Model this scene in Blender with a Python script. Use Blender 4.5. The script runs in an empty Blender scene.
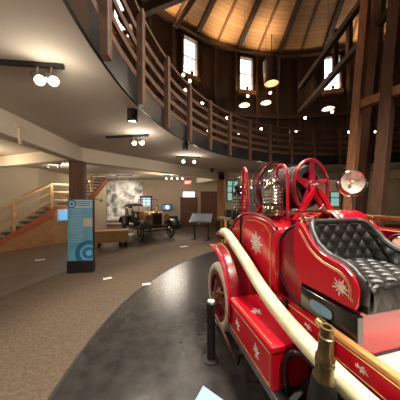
import bpy, bmesh, math, random
from mathutils import Vector, Matrix
random.seed(7)
S = bpy.context.scene
COL = S.collection
PI = math.pi
R = math.radians
EYE = 1.7

# ---------------------------------------------------------------- camera, world, light, exposure
cam_data = bpy.data.cameras.new('camera')
cam = bpy.data.objects.new('camera', cam_data)
COL.objects.link(cam)
cam.location = (0, 0, EYE)
cam.rotation_euler = (R(90), 0, 0)
cam_data.sensor_width = 36
cam_data.lens = 18
cam_data.clip_start = 0.02
S.camera = cam

world = bpy.data.worlds.new('world')
S.world = world
world.use_nodes = True
bg = world.node_tree.nodes['Background']
bg.inputs['Color'].default_value = (0.75, 0.85, 1.0, 1)
bg.inputs['Strength'].default_value = 1.0

S.view_settings.view_transform = 'Standard'
S.view_settings.look = 'None'
S.view_settings.exposure = 0.0
S.view_settings.gamma = 1.0
S.view_settings.use_curve_mapping = False

WARM = (1.0, 0.80, 0.56)
WARMER = (1.0, 0.66, 0.33)
WHITE = (1.0, 0.90, 0.76)


def lamp(name, kind, loc, power, color=WARM, target=None, size=0.1, angle=80, blend=0.6):
    d = bpy.data.lights.new(name, kind)
    d.energy = power
    d.color = color
    if kind == 'SPOT':
        d.spot_size = R(angle)
        d.spot_blend = blend
        d.shadow_soft_size = size
    elif kind == 'POINT':
        d.shadow_soft_size = size
    elif kind == 'AREA':
        d.shape = 'DISK'
        d.size = size
        d.spread = R(95)
    o = bpy.data.objects.new(name, d)
    COL.objects.link(o)
    o.location = loc
    if target is not None:
        o.rotation_euler = (Vector(target) - Vector(loc)).to_track_quat('-Z', 'Y').to_euler()
    return o


# area lights added high above the display floor as general light, without fixtures
lamp('atrium_fill', 'AREA', (2.2, 3.0, 8.3), 250, WHITE, (1.6, 2.2, 0.8), 1.2)
lamp('atrium_fill', 'AREA', (4.4, 0.6, 8.8), 150, WHITE, (2.6, 1.6, 0.8), 1.2)
lamp('atrium_fill', 'AREA', (2.5, -1.2, 7.8), 190, WHITE, (1.6, 1.6, 1.0), 1.2)


# ---------------------------------------------------------------- materials
def new_mat(name):
    m = bpy.data.materials.new(name)
    m.use_nodes = True
    nt = m.node_tree
    return m, nt, nt.nodes['Principled BSDF']


def mat(name, color, rough=0.5, metal=0.0, var=0.12, scale=8.0, bump=0.0, coat=0.0, spec=0.5, stretch=None, bscale=None):
    """Principled material with a procedural noise variation of its colour and optional bump."""
    m, nt, p = new_mat(name)
    N, L = nt.nodes, nt.links
    tc = N.new('ShaderNodeTexCoord')
    src = tc.outputs['Object']
    if stretch:
        mp = N.new('ShaderNodeMapping')
        mp.inputs['Scale'].default_value = stretch
        L.new(src, mp.inputs['Vector'])
        src = mp.outputs['Vector']
    nz = N.new('ShaderNodeTexNoise')
    nz.inputs['Scale'].default_value = scale
    nz.inputs['Detail'].default_value = 4
    L.new(src, nz.inputs['Vector'])
    rp = N.new('ShaderNodeValToRGB')
    c = Vector(color)
    a, b = c * (1 - var), c * (1 + var)
    rp.color_ramp.elements[0].color = (*a, 1)
    rp.color_ramp.elements[1].color = (min(b[0], 1), min(b[1], 1), min(b[2], 1), 1)
    rp.color_ramp.elements[0].position = 0.3
    rp.color_ramp.elements[1].position = 0.7
    L.new(nz.outputs['Fac'], rp.inputs['Fac'])
    L.new(rp.outputs['Color'], p.inputs['Base Color'])
    p.inputs['Roughness'].default_value = rough
    p.inputs['Metallic'].default_value = metal
    p.inputs['Specular IOR Level'].default_value = spec
    p.inputs['Coat Weight'].default_value = coat
    p.inputs['Coat Roughness'].default_value = 0.08
    if bump:
        nb = nz
        if bscale:
            nb = N.new('ShaderNodeTexNoise')
            nb.inputs['Scale'].default_value = bscale
            L.new(src, nb.inputs['Vector'])
        bp = N.new('ShaderNodeBump')
        bp.inputs['Strength'].default_value = bump
        bp.inputs['Distance'].default_value = 0.02
        L.new(nb.outputs['Fac'], bp.inputs['Height'])
        L.new(bp.outputs['Normal'], p.inputs['Normal'])
    return m


def emit(name, color, strength):
    m, nt, p = new_mat(name)
    p.inputs['Base Color'].default_value = (*color, 1)
    p.inputs['Emission Color'].default_value = (*color, 1)
    p.inputs['Emission Strength'].default_value = strength
    return m


def plank_mat(name, color, mode, width, var=0.25, rough=0.75):
    """Boards: 'ring' = concentric boards, 'angle' = upright boards round a circle, 'x' = upright boards along x+y."""
    m, nt, p = new_mat(name)
    N, L = nt.nodes, nt.links
    tc = N.new('ShaderNodeTexCoord')
    sx = N.new('ShaderNodeSeparateXYZ')
    L.new(tc.outputs['Object'], sx.inputs[0])

    def math_node(op, a, b=None):
        n = N.new('ShaderNodeMath')
        n.operation = op
        for i, v in enumerate((a, b)):
            if v is None:
                continue
            if isinstance(v, (int, float)):
                n.inputs[i].default_value = v
            else:
                L.new(v, n.inputs[i])
        return n.outputs[0]
    if mode == 'ring':
        q = math_node('SQRT', math_node('ADD', math_node('MULTIPLY', sx.outputs[0], sx.outputs[0]),
                                        math_node('MULTIPLY', sx.outputs[1], sx.outputs[1])))
    elif mode == 'angle':
        q = math_node('MULTIPLY', math_node('ARCTAN2', sx.outputs[1], sx.outputs[0]), 9.0)
    elif mode == 'z':
        q = sx.outputs[2]
    else:
        q = math_node('ADD', sx.outputs[0], sx.outputs[1])
    t = math_node('DIVIDE', q, width)
    fl = math_node('FLOOR', t)
    fr = math_node('FRACT', t)
    wn = N.new('ShaderNodeTexWhiteNoise')
    wn.noise_dimensions = '1D'
    L.new(fl, wn.inputs['W'])
    gap = math_node('GREATER_THAN', fr, 0.07)
    nz = N.new('ShaderNodeTexNoise')
    nz.inputs['Scale'].default_value = 5
    nz.inputs['Detail'].default_value = 5
    L.new(tc.outputs['Object'], nz.inputs['Vector'])
    k = math_node('ADD', math_node('MULTIPLY', wn.outputs['Value'], 0.6), math_node('MULTIPLY', nz.outputs['Fac'], 0.4))
    rp = N.new('ShaderNodeValToRGB')
    c = Vector(color)
    rp.color_ramp.elements[0].color = (*(c * (1 - var)), 1)
    rp.color_ramp.elements[1].color = (*(c * (1 + var)), 1)
    L.new(k, rp.inputs['Fac'])
    mx = N.new('ShaderNodeMix')
    mx.data_type = 'RGBA'
    L.new(gap, mx.inputs[0])
    mx.inputs[6].default_value = (*(c * 0.3), 1)
    L.new(rp.outputs['Color'], mx.inputs[7])
    L.new(mx.outputs[2], p.inputs['Base Color'])
    p.inputs['Roughness'].default_value = rough
    return m


M = {}
M['plaster'] = mat('warm_plaster', (0.51, 0.45, 0.37), 0.85, var=0.05, scale=1.5)
M['wallpaint'] = mat('wall_paint', (0.50, 0.42, 0.31), 0.8, var=0.06, scale=1.2)
M['cream_wall'] = mat('cream_wall', (0.72, 0.62, 0.44), 0.8, var=0.04, scale=2)
M['beam'] = mat('beam_paint', (0.76, 0.69, 0.56), 0.8, var=0.05, scale=1.5)
M['carpet'] = mat('brown_carpet', (0.135, 0.100, 0.073), 0.95, var=0.25, scale=30, bump=0.4, bscale=180, spec=0.1)
M['darkfloor'] = mat('dark_concrete', (0.032, 0.029, 0.028), 0.25, var=0.35, scale=7, bump=0.12, bscale=22)
M['outerfloor'] = mat('grey_concrete', (0.10, 0.080, 0.062), 0.35, var=0.25, scale=3, bump=0.08, bscale=20)
M['kerb'] = mat('kerb_black', (0.03, 0.028, 0.026), 0.5)
M['roofwood'] = plank_mat('roof_boards', (0.42, 0.26, 0.135), 'ring', 0.16, 0.3)
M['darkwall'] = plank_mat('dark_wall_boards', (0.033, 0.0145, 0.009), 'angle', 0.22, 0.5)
M['darkwood'] = mat('dark_timber', (0.048, 0.024, 0.015), 0.7, var=0.35, scale=6, stretch=(3, 3, 0.4))
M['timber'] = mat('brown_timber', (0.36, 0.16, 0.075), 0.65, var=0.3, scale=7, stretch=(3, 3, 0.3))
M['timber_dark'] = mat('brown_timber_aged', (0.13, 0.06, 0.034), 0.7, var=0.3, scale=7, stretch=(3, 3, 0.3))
M['railwood'] = mat('railing_timber', (0.115, 0.060, 0.038), 0.5, var=0.3, scale=9)
M['deck'] = mat('balcony_boards', (0.13, 0.07, 0.04), 0.7, var=0.3, scale=5)
M['fascia'] = mat('fascia_metal', (0.012, 0.013, 0.015), 0.3, var=0.6, scale=3)
M['oak'] = mat('oak_wood', (0.42, 0.25, 0.11), 0.5, var=0.2, scale=6, stretch=(1, 1, 5))
M['stairwood'] = mat('stair_wood', (0.37, 0.185, 0.085), 0.6, var=0.18, scale=5)
M['redwood'] = mat('red_stringer', (0.34, 0.085, 0.035), 0.55, var=0.2, scale=6)
M['pinewood'] = mat('light_timber', (0.46, 0.28, 0.14), 0.55, var=0.2, scale=8)
M['black'] = mat('black_paint', (0.012, 0.012, 0.012), 0.45)
M['rubber'] = mat('black_rubber', (0.016, 0.015, 0.015), 0.6, bump=0.2, scale=60)
M['blackgloss'] = mat('black_enamel', (0.010, 0.010, 0.011), 0.15, coat=0.5)
M['leather'] = mat('black_leather', (0.011, 0.012, 0.012), 0.40, var=0.3, scale=25, bump=0.12, bscale=90, spec=0.6)
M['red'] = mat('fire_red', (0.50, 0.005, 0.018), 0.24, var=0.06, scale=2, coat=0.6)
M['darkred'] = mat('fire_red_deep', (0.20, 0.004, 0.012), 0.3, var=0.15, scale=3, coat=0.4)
M['reelred'] = mat('reel_red', (0.28, 0.006, 0.02), 0.25, var=0.1, coat=0.5)
M['gold'] = mat('gold_paint', (0.72, 0.50, 0.17), 0.35, metal=0.3, var=0.15, scale=20)
M['cream'] = mat('cream_paint', (0.80, 0.71, 0.55), 0.45, var=0.12, scale=30)
M['silverleaf'] = mat('silver_leaf', (0.75, 0.70, 0.62), 0.4, metal=0.2, var=0.25, scale=40)
M['hose'] = mat('cream_rubber', (0.64, 0.60, 0.41), 0.5, var=0.12, scale=9, bump=0.1, bscale=60)
M['tyre'] = mat('white_tyre', (0.60, 0.60, 0.47), 0.55, var=0.12, scale=9)
M['brass'] = mat('brass', (0.62, 0.45, 0.19), 0.24, metal=1.0, var=0.18, scale=14)
M['oldbrass'] = mat('aged_brass', (0.27, 0.22, 0.12), 0.38, metal=1.0, var=0.3, scale=14)
M['chrome'] = mat('nickel_plate', (0.74, 0.70, 0.62), 0.14, metal=1.0, var=0.08, scale=10)
M['steel'] = mat('grey_steel', (0.30, 0.29, 0.28), 0.4, metal=0.8, var=0.2, scale=10)
M['varnish'] = mat('varnished_ash', (0.56, 0.26, 0.075), 0.28, var=0.15, scale=8, stretch=(6, 0.8, 6), coat=0.4)
M['glarewhite'] = mat('white_glare', (0.80, 0.74, 0.66), 0.25, var=0.04, scale=4, coat=0.3)  # glare on the footboard, painted as white
M['white'] = mat('white_paint', (0.80, 0.77, 0.70), 0.6, var=0.04)
M['blueplate'] = mat('blue_enamel', (0.13, 0.30, 0.46), 0.3, var=0.2, scale=15)
M['panelblue'] = mat('panel_blue', (0.17, 0.50, 0.76), 0.5, var=0.12, scale=2)
M['paneldeep'] = mat('panel_deep_blue', (0.025, 0.17, 0.38), 0.5, var=0.1, scale=4)
M['panelpale'] = mat('panel_pale_blue', (0.50, 0.72, 0.84), 0.5, var=0.05, scale=4)
M['paleblue'] = mat('placard_blue', (0.22, 0.34, 0.47), 0.45, var=0.05, scale=4)
M['rope'] = mat('dark_rope', (0.055, 0.018, 0.014), 0.7, var=0.2, scale=40)
M['copper'] = mat('copper_hood', (0.66, 0.42, 0.22), 0.3, metal=0.6, var=0.2, scale=8)
M['leaf'] = mat('dark_leaf', (0.025, 0.050, 0.022), 0.6, var=0.5, scale=30)
M['greytop'] = mat('grey_laminate', (0.19, 0.22, 0.20), 0.45, var=0.1, scale=5)
M['cushion'] = mat('pale_upholstery', (0.55, 0.50, 0.44), 0.7, var=0.1)
M['slate'] = mat('slate_blue_print', (0.15, 0.18, 0.27), 0.6, var=0.5, scale=1.6)
M['doorwood'] = mat('brown_door', (0.13, 0.060, 0.034), 0.55, var=0.2, scale=6)
M['placard'] = mat('placard_print', (0.20, 0.23, 0.29), 0.35, var=0.25, scale=12)
M['bulb'] = emit('lamp_glow', (1.0, 0.87, 0.66), 14)
M['bulbsoft'] = emit('lamp_glow_soft', (1.0, 0.55, 0.22), 0.7)
M['sky_pane'] = emit('daylight_pane', (1.0, 0.97, 0.94), 6)
M['teal_pane'] = emit('teal_pane', (0.25, 0.52, 0.50), 0.7)
M['blue_pane'] = emit('blue_pane', (0.42, 0.62, 0.72), 1.1)
M['screen'] = emit('screen_glow', (0.55, 0.78, 1.0), 2.2)
M['screen_dark'] = emit('screen_blue', (0.05, 0.16, 0.35), 1.0)
M['sign_glow'] = emit('white_sign_glow', (1.0, 0.95, 0.85), 2.6)
M['exit_glow'] = emit('exit_red_glow', (0.9, 0.03, 0.04), 1.2)
M['exit_text'] = emit('exit_letters', (1.0, 0.75, 0.7), 2.5)


def mural_mat():
    """An old black and white street photograph printed on the wall: blotches of grey, paler at the top."""
    m, nt, p = new_mat('old_photo_print')
    N, L = nt.nodes, nt.links
    tc = N.new('ShaderNodeTexCoord')
    mp = N.new('ShaderNodeMapping')
    mp.inputs['Scale'].default_value = (1.7, 1.7, 2.0)
    L.new(tc.outputs['Object'], mp.inputs[0])
    nz = N.new('ShaderNodeTexNoise')
    nz.inputs['Scale'].default_value = 1.2
    nz.inputs['Detail'].default_value = 7
    nz.inputs['Roughness'].default_value = 0.65
    L.new(mp.outputs[0], nz.inputs['Vector'])
    vo = N.new('ShaderNodeTexVoronoi')
    vo.distance = 'CHEBYCHEV'
    vo.inputs['Scale'].default_value = 1.3
    L.new(mp.outputs[0], vo.inputs['Vector'])
    mx = N.new('ShaderNodeMix')
    mx.data_type = 'FLOAT'
    mx.inputs[0].default_value = 0.35
    L.new(nz.outputs['Fac'], mx.inputs[2])
    L.new(vo.outputs['Distance'], mx.inputs[3])
    rp = N.new('ShaderNodeValToRGB')
    rp.color_ramp.elements[0].position = 0.36
    rp.color_ramp.elements[0].color = (0.10, 0.09, 0.085, 1)
    rp.color_ramp.elements[1].position = 0.58
    rp.color_ramp.elements[1].color = (0.74, 0.70, 0.66, 1)
    L.new(mx.outputs[0], rp.inputs[0])
    L.new(rp.outputs[0], p.inputs['Base Color'])
    p.inputs['Roughness'].default_value = 0.6
    return m


M['mural'] = mural_mat()


# ---------------------------------------------------------------- mesh helpers
class MB:
    def __init__(self):
        self.bm = bmesh.new()

    def poly(self, pts, faces):
        vs = [self.bm.verts.new(p) for p in pts]
        for f in faces:
            try:
                self.bm.faces.new([vs[i] for i in f])
            except ValueError:
                pass
        return self

    def box(self, c, s, rz=0.0, rot=None):
        c = Vector(c)
        m = rot if rot is not None else Matrix.Rotation(rz, 3, 'Z')
        pts = [c + m @ Vector((x * s[0] / 2, y * s[1] / 2, z * s[2] / 2)) for x in (-1, 1) for y in (-1, 1) for z in (-1, 1)]
        return self.poly(pts, [(0, 1, 3, 2), (4, 6, 7, 5), (0, 4, 5, 1), (2, 3, 7, 6), (0, 2, 6, 4), (1, 5, 7, 3)])

    def bar(self, p0, p1, w, h, up=(0, 0, 1)):
        """rectangular bar from p0 to p1, w across, h along up"""
        p0, p1 = Vector(p0), Vector(p1)
        d = (p1 - p0).normalized()
        x = d.cross(Vector(up))
        if x.length < 1e-4:
            x = d.cross(Vector((0, 1, 0)))
        x.normalize()
        y = x.cross(d)
        pts = [p + x * a * w / 2 + y * b * h / 2 for p in (p0, p1) for a, b in ((-1, -1), (1, -1), (1, 1), (-1, 1))]
        return self.poly(pts, [(3, 2, 1, 0), (4, 5, 6, 7), (0, 1, 5, 4), (1, 2, 6, 5), (2, 3, 7, 6), (3, 0, 4, 7)])

    def tube(self, path, r, n=10, closed=False, cap=True):
        path = [Vector(p) for p in path]
        k = len(path)
        rs = r if isinstance(r, (list, tuple)) else [r] * k
        rings = []
        prev = None
        for i, p in enumerate(path):
            if closed:
                d = path[(i + 1) % k] - path[i - 1]
            else:
                d = path[min(i + 1, k - 1)] - path[max(i - 1, 0)]
            d.normalize()
            if prev is None:
                a = d.cross(Vector((0, 0, 1)))
                if a.length < 0.05:
                    a = d.cross(Vector((1, 0, 0)))
            else:
                a = prev - d * prev.dot(d)
            a.normalize()
            prev = a
            b = d.cross(a)
            rings.append([self.bm.verts.new(p + (a * math.cos(2 * PI * j / n) + b * math.sin(2 * PI * j / n)) * rs[i]) for j in range(n)])
        rng = range(k) if closed else range(k - 1)
        for i in rng:
            A, B = rings[i], rings[(i + 1) % k]
            for j in range(n):
                self.bm.faces.new((A[j], A[(j + 1) % n], B[(j + 1) % n], B[j]))
        if cap and not closed:
            self.bm.faces.new(rings[0][::-1])
            self.bm.faces.new(rings[-1])
        return self

    def cyl(self, p0, p1, r0, r1=None, n=16):
        return self.tube([p0, p1], [r0, r0 if r1 is None else r1], n)

    def lathe(self, prof, origin=(0, 0, 0), axis=(0, 0, 1), n=24, close=False):
        """prof: list of (radius, height along axis)"""
        o = Vector(origin)
        ax = Vector(axis).normalized()
        a = ax.orthogonal().normalized()
        b = ax.cross(a)
        rings = []
        for r, h in prof:
            if r < 1e-5:
                rings.append([self.bm.verts.new(o + ax * h)])
            else:
                rings.append([self.bm.verts.new(o + ax * h + (a * math.cos(2 * PI * j / n) + b * math.sin(2 * PI * j / n)) * r) for j in range(n)])
        seq = list(range(len(prof) - 1))
        pairs = [(i, i + 1) for i in seq] + ([(len(prof) - 1, 0)] if close else [])
        for i, i2 in pairs:
            A, B = rings[i], rings[i2]
            for j in range(n):
                j2 = (j + 1) % n
                if len(A) == 1 and len(B) == 1:
                    continue
                if len(A) == 1:
                    self.bm.faces.new((A[0], B[j2], B[j]))
                elif len(B) == 1:
                    self.bm.faces.new((A[j], A[j2], B[0]))
                else:
                    self.bm.faces.new((A[j], A[j2], B[j2], B[j]))
        return self

    def torus(self, c, axis, R0, r, n=32, m=10):
        c = Vector(c)
        ax = Vector(axis).normalized()
        a = ax.orthogonal().normalized()
        b = ax.cross(a)
        return self.tube([c + (a * math.cos(2 * PI * i / n) + b * math.sin(2 * PI * i / n)) * R0 for i in range(n)], r, m, closed=True)

    def prism(self, pts, ext):
        """closed outline of 3-D points extruded by the vector ext"""
        k = len(pts)
        P = [Vector(p) for p in pts]
        Q = [p + Vector(ext) for p in P]
        f = [tuple(range(k))[::-1], tuple(range(k, 2 * k))]
        for i in range(k):
            f.append((i, (i + 1) % k, k + (i + 1) % k, k + i))
        return self.poly(P + Q, f)

    def grid(self, fn, nu, nv, wrap_u=False):
        V = [[self.bm.verts.new(fn(i / (nu if wrap_u else nu - 1), j / (nv - 1))) for j in range(nv)] for i in range(nu)]
        for i in range(nu if wrap_u else nu - 1):
            for j in range(nv - 1):
                i2 = (i + 1) % nu
                self.bm.faces.new((V[i][j], V[i2][j], V[i2][j + 1], V[i][j + 1]))
        return self

    def sphere(self, c, r, n=14, sc=(1, 1, 1)):
        c = Vector(c)
        pr = [(max(r * math.sin(PI * i / (n // 2)), 0 if i in (0, n // 2) else 1e-4), -r * math.cos(PI * i / (n // 2))) for i in range(n // 2 + 1)]
        st = len(self.bm.verts)
        self.lathe(pr, (0, 0, 0), (0, 0, 1), n)
        self.bm.verts.ensure_lookup_table()
        for v in self.bm.verts[st:]:
            v.co = Vector((v.co.x * sc[0], v.co.y * sc[1], v.co.z * sc[2])) + c
        return self

    def build(self, name, m, parent=None, smooth=True, bevel=0.0, flip=False, solid=0.0, loc=None):
        bm = self.bm
        bmesh.ops.remove_doubles(bm, verts=bm.verts, dist=1e-5)
        bmesh.ops.recalc_face_normals(bm, faces=bm.faces)
        if loc is not None:
            bmesh.ops.translate(bm, verts=bm.verts, vec=-Vector(loc))
        me = bpy.data.meshes.new(name)
        bm.to_mesh(me)
        bm.free()
        me.materials.append(M[m] if isinstance(m, str) else m)
        if smooth:
            for p in me.polygons:
                p.use_smooth = True
            try:
                me.set_sharp_from_angle(angle=R(38))
            except Exception:
                pass
        o = bpy.data.objects.new(name, me)
        COL.objects.link(o)
        if loc is not None:
            o.location = loc
        if parent is not None:
            o.parent = parent
        if solid:
            md = o.modifiers.new('solid', 'SOLIDIFY')
            md.thickness = solid
            md.offset = 0
        if bevel:
            md = o.modifiers.new('bevel', 'BEVEL')
            md.width = bevel
            md.segments = 2
            md.limit_method = 'ANGLE'
        return o


def thing(name, label, cat, loc=(0, 0, 0), rz=0.0, group=None):
    o = bpy.data.objects.new(name, None)
    o.empty_display_size = 0.1
    COL.objects.link(o)
    o.location = loc
    o.rotation_euler = (0, 0, rz)
    o['label'] = label
    o['category'] = cat
    if group:
        o['group'] = group
    return o


def tag(o, label, cat, group=None):
    o['label'] = label
    o['category'] = cat
    if group:
        o['group'] = group
    return o


def struct(o):
    o['kind'] = 'structure'
    return o


def dup(root, loc, rz=None, label=None):
    r = root.copy()
    COL.objects.link(r)
    r.location = loc
    if rz is not None:
        r.rotation_euler = (0, 0, rz)
    if label:
        r['label'] = label
    for ch in list(root.children):
        c = ch.copy()
        COL.objects.link(c)
        c.parent = r
        for g in list(ch.children):
            d = g.copy()
            COL.objects.link(d)
            d.parent = c
    return r


def annulus(mb, c, r0, r1, z0, z1, n=96):
    prof = [(r0, z0), (r1, z0), (r1, z1), (r0, z1)]
    mb.lathe(prof, (c[0], c[1], 0), (0, 0, 1), n, close=True)
    return mb


# ---------------------------------------------------------------- the setting: floors
FC = (4.5, 2.4)            # centre of the round display floor
BC = (4.53, 1.95)          # centre of the balcony opening
RB = 5.46                  # radius of the balcony opening
ZC, ZD = 3.02, 3.27        # underside and deck of the balcony
RW = 9.0                   # radius of the upper wall
ZW = 9.62                  # top of the upper wall

struct(MB().box((2, 4, -0.1), (32, 26, 0.2)).build('floor', 'outerfloor', smooth=False))
o = annulus(MB(), (0, 0), 5.83, 8.05, 0.0, 0.006, 128).build('carpet', 'carpet', smooth=False)
o.location = (FC[0], FC[1], 0)
struct(o).name = 'floor_carpet'
o = MB().lathe([(0, 0), (5.8, 0), (5.8, 0.008), (0, 0.008)], n=128).build('floor_display', 'darkfloor', smooth=False)
o.location = (FC[0], FC[1], 0)
struct(o)
o = annulus(MB(), (0, 0), 5.795, 5.835, 0.0, 0.014, 128).build('trim_floor', 'kerb', smooth=False)
o.location = (FC[0], FC[1], 0)
struct(o)

# ---- ground floor walls
walls = [('wall_left', (-11.4, 1.7), (-6.80, 8.4), 'wallpaint'), ('wall_corner', (-6.80, 8.4), (-6.95, 13.0), 'wallpaint'),
         ('wall_back', (-6.95, 13.0), (13.2, 13.0), 'wallpaint'), ('wall_right', (13.2, 13.0), (13.2, -6.0), 'wallpaint'),
         ('wall_front', (13.2, -6.0), (-11.4, -6.0), 'wallpaint'), ('wall_rear', (-11.4, -6.0), (-11.4, 1.7), 'wallpaint')]
for nm, a, b, mm in walls:
    d = (Vector(b) - Vector(a)).normalized()
    nrm = Vector((-d.y, d.x)) * 0.1      # outside
    a2, b2 = Vector(a) + nrm, Vector(b) + nrm
    mb = MB().bar((a2.x, a2.y, ZC / 2), (b2.x, b2.y, ZC / 2), 0.2, ZC)
    struct(mb.build(nm, mm, smooth=False))
for nm, a, b in (('baseboard_back', (-6.9, 12.99), (13.1, 12.99)), ('baseboard_corner', (-6.79, 8.5), (-6.94, 12.9))):
    struct(MB().bar((*a, 0.06), (*b, 0.06), 0.03, 0.12).build(nm, 'doorwood', smooth=False))

# ---- lower ceiling / balcony slab with its round opening
o = annulus(MB(), (0, 0), RB, 18.0, ZC, ZD - 0.02, 144).build('ceiling', 'plaster', smooth=True)
o.location = (BC[0], BC[1], 0)
struct(o)
o = annulus(MB(), (0, 0), RB + 0.02, RW + 0.2, ZD - 0.02, ZD, 96).build('floor_balcony', 'deck', smooth=True)
o.location = (BC[0], BC[1], 0)
struct(o)
o = annulus(MB(), (0, 0), RB - 0.025, RB + 0.005, ZC - 0.02, ZD + 0.07, 144).build('trim_fascia', 'fascia', smooth=True)
o.location = (BC[0], BC[1], 0)
struct(o)

# ---- octagon of posts and beams under the balcony
octo = []
for k in range(8):
    a = R(160.5 + 45 * k)
    octo.append((FC[0] + 8.07 * math.cos(a), FC[1] + 8.07 * math.sin(a)))
n = 1
for k in range(8):
    a, b = octo[k], octo[(k + 1) % 8]
    if k in (1, 2, 3, 4, 5, 6, 7, 0):
        struct(MB().bar((*a, ZC - 0.175), (*b, ZC - 0.175), 0.26, 0.35).build('trim_%d' % n, 'beam', smooth=False))
        n += 1
for k in (0, 7, 1):
    a = Vector(octo[k])
    d = (a - Vector(FC)).normalized()
    b = a + d * (3.3 if k == 0 else 2.6)
    struct(MB().bar((a.x, a.y, ZC - 0.16), (b.x, b.y, ZC - 0.16), 0.24, 0.30).build('trim_%d' % n, 'beam', smooth=False))
    n += 1
plabels = {0: 'square timber post directly behind the blue information panel', 7: 'timber post under the far end of the cream beam, right of the brown double door',
           6: 'timber post far under the balcony beyond the fire engine', 1: 'timber post under the beam at the left behind the viewer'}
for k in (0, 7, 6):
    p = octo[k]
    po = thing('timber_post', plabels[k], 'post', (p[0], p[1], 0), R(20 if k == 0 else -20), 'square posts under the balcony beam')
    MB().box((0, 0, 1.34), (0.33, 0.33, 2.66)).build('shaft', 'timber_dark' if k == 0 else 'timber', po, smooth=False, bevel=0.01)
    MB().box((0, 0, 0.04), (0.37, 0.37, 0.08)).build('base_plate', 'darkwood', po, smooth=False, bevel=0.006)
# steel hanger strap on the near beam
ha, hb = Vector(octo[0]), Vector(octo[1])
hp = ha + (hb - ha) * 0.31
sd = (hb - ha).normalized()
nn = Vector((sd.y, -sd.x)) * (-1)
if (Vector(FC) - hp).dot(nn) < 0:
    nn = -nn
hs = thing('beam_strap', 'pale bracket fixed on the face of the cream beam at the left edge', 'bracket', (hp.x + nn.x * 0.14, hp.y + nn.y * 0.14, ZC - 0.30), math.atan2(sd.y, sd.x))
MB().box((0, 0, 0.0), (0.05, 0.02, 0.26)).build('upright', 'cream_wall', hs, smooth=False)
MB().box((0, 0, 0.14), (0.16, 0.03, 0.03)).build('cap', 'cream_wall', hs, smooth=False)

# ---- upper wall, roof
WIN_ANG = [144.6, 123.9, 103.4, 74.2, 53.0, 165.0]
mb = MB()
NSEG = 144
ww = 0.86 / RW / 2
zw0, zw1 = 7.45, 9.34


def in_window(t):
    for a in WIN_ANG:
        if abs(math.atan2(math.sin(t - R(a)), math.cos(t - R(a)))) < ww - 1e-6:
            return True
    return False


edges = set()
for i in range(NSEG):
    edges.add(round(2 * PI * i / NSEG, 5))
for a in WIN_ANG:
    edges.add(round(R(a) - ww, 5))
    edges.add(round(R(a) + ww, 5))
edges = sorted(edges)
for i in range(len(edges)):
    t0 = edges[i]
    t1 = edges[(i + 1) % len(edges)] + (2 * PI if i == len(edges) - 1 else 0)
    spans = [(ZD, ZW)]
    if in_window((t0 + t1) / 2):
        spans = [(ZD, zw0), (zw1, ZW)]
    for z0, z1 in spans:
        pts = []
        for r in (RW, RW + 0.2):
            for t in (t0, t1):
                for z in (z0, z1):
                    pts.append((r * math.cos(t), r * math.sin(t), z))
        mb.poly(pts, [(0, 1, 3, 2), (4, 6, 7, 5), (0, 4, 5, 1), (2, 3, 7, 6), (0, 2, 6, 4), (1, 5, 7, 3)])
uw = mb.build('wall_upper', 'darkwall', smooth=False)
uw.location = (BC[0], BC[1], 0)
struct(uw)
# studs and rings on the upper wall (children of the wall)
for i in range(48):
    t = R(7.5 * i + 2.0)
    if in_window(t) or any(abs(math.atan2(math.sin(t - R(a)), math.cos(t - R(a)))) < ww + 0.012 for a in WIN_ANG):
        continue
    c, s = math.cos(t), math.sin(t)
    MB().bar(((RW - 0.05) * c, (RW - 0.05) * s, ZD), ((RW - 0.05) * c, (RW - 0.05) * s, ZW), 0.14, 0.10, (c, s, 0)).build('wall_stud', 'darkwood', uw, smooth=False)
annulus(MB(), (0, 0), RW - 0.22, RW + 0.2, ZW - 0.16, ZW, 48).build('wall_plate', 'darkwood', uw, smooth=False)
annulus(MB(), (0, 0), RW - 0.12, RW + 0.01, 6.1, 6.3, 48).build('mid_rail', 'darkwood', uw, smooth=False)

APEX = 12.7
RE = RW + 0.25
mb = MB()
mb.lathe([(RE, ZW), (0.6, APEX), (0.6, APEX + 0.15), (RE, ZW + 0.15)], n=96, close=True)
mb.lathe([(0, APEX), (0.6, APEX), (0.6, APEX + 0.15), (0, APEX + 0.15)], n=24)
rf = mb.build('ceiling_roof', 'roofwood', smooth=True)
rf.location = (BC[0], BC[1], 0)
struct(rf)
for i in range(48):
    t = R(7.5 * i + 1.6)
    c, s = math.cos(t), math.sin(t)
    big = i % 2 == 0
    h = 0.30 if big else 0.15
    w = 0.20 if big else 0.11
    dr = 0.5 * h
    p0 = Vector(((RE - 0.25) * c, (RE - 0.25) * s, ZW + 0.20 - dr))
    p1 = Vector((0.7 * c, 0.7 * s, APEX - 0.05 - dr))
    MB().bar(p0, p1, w, h).build('rafter', 'darkwood' if big else 'timber_dark', rf, smooth=False)

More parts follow.
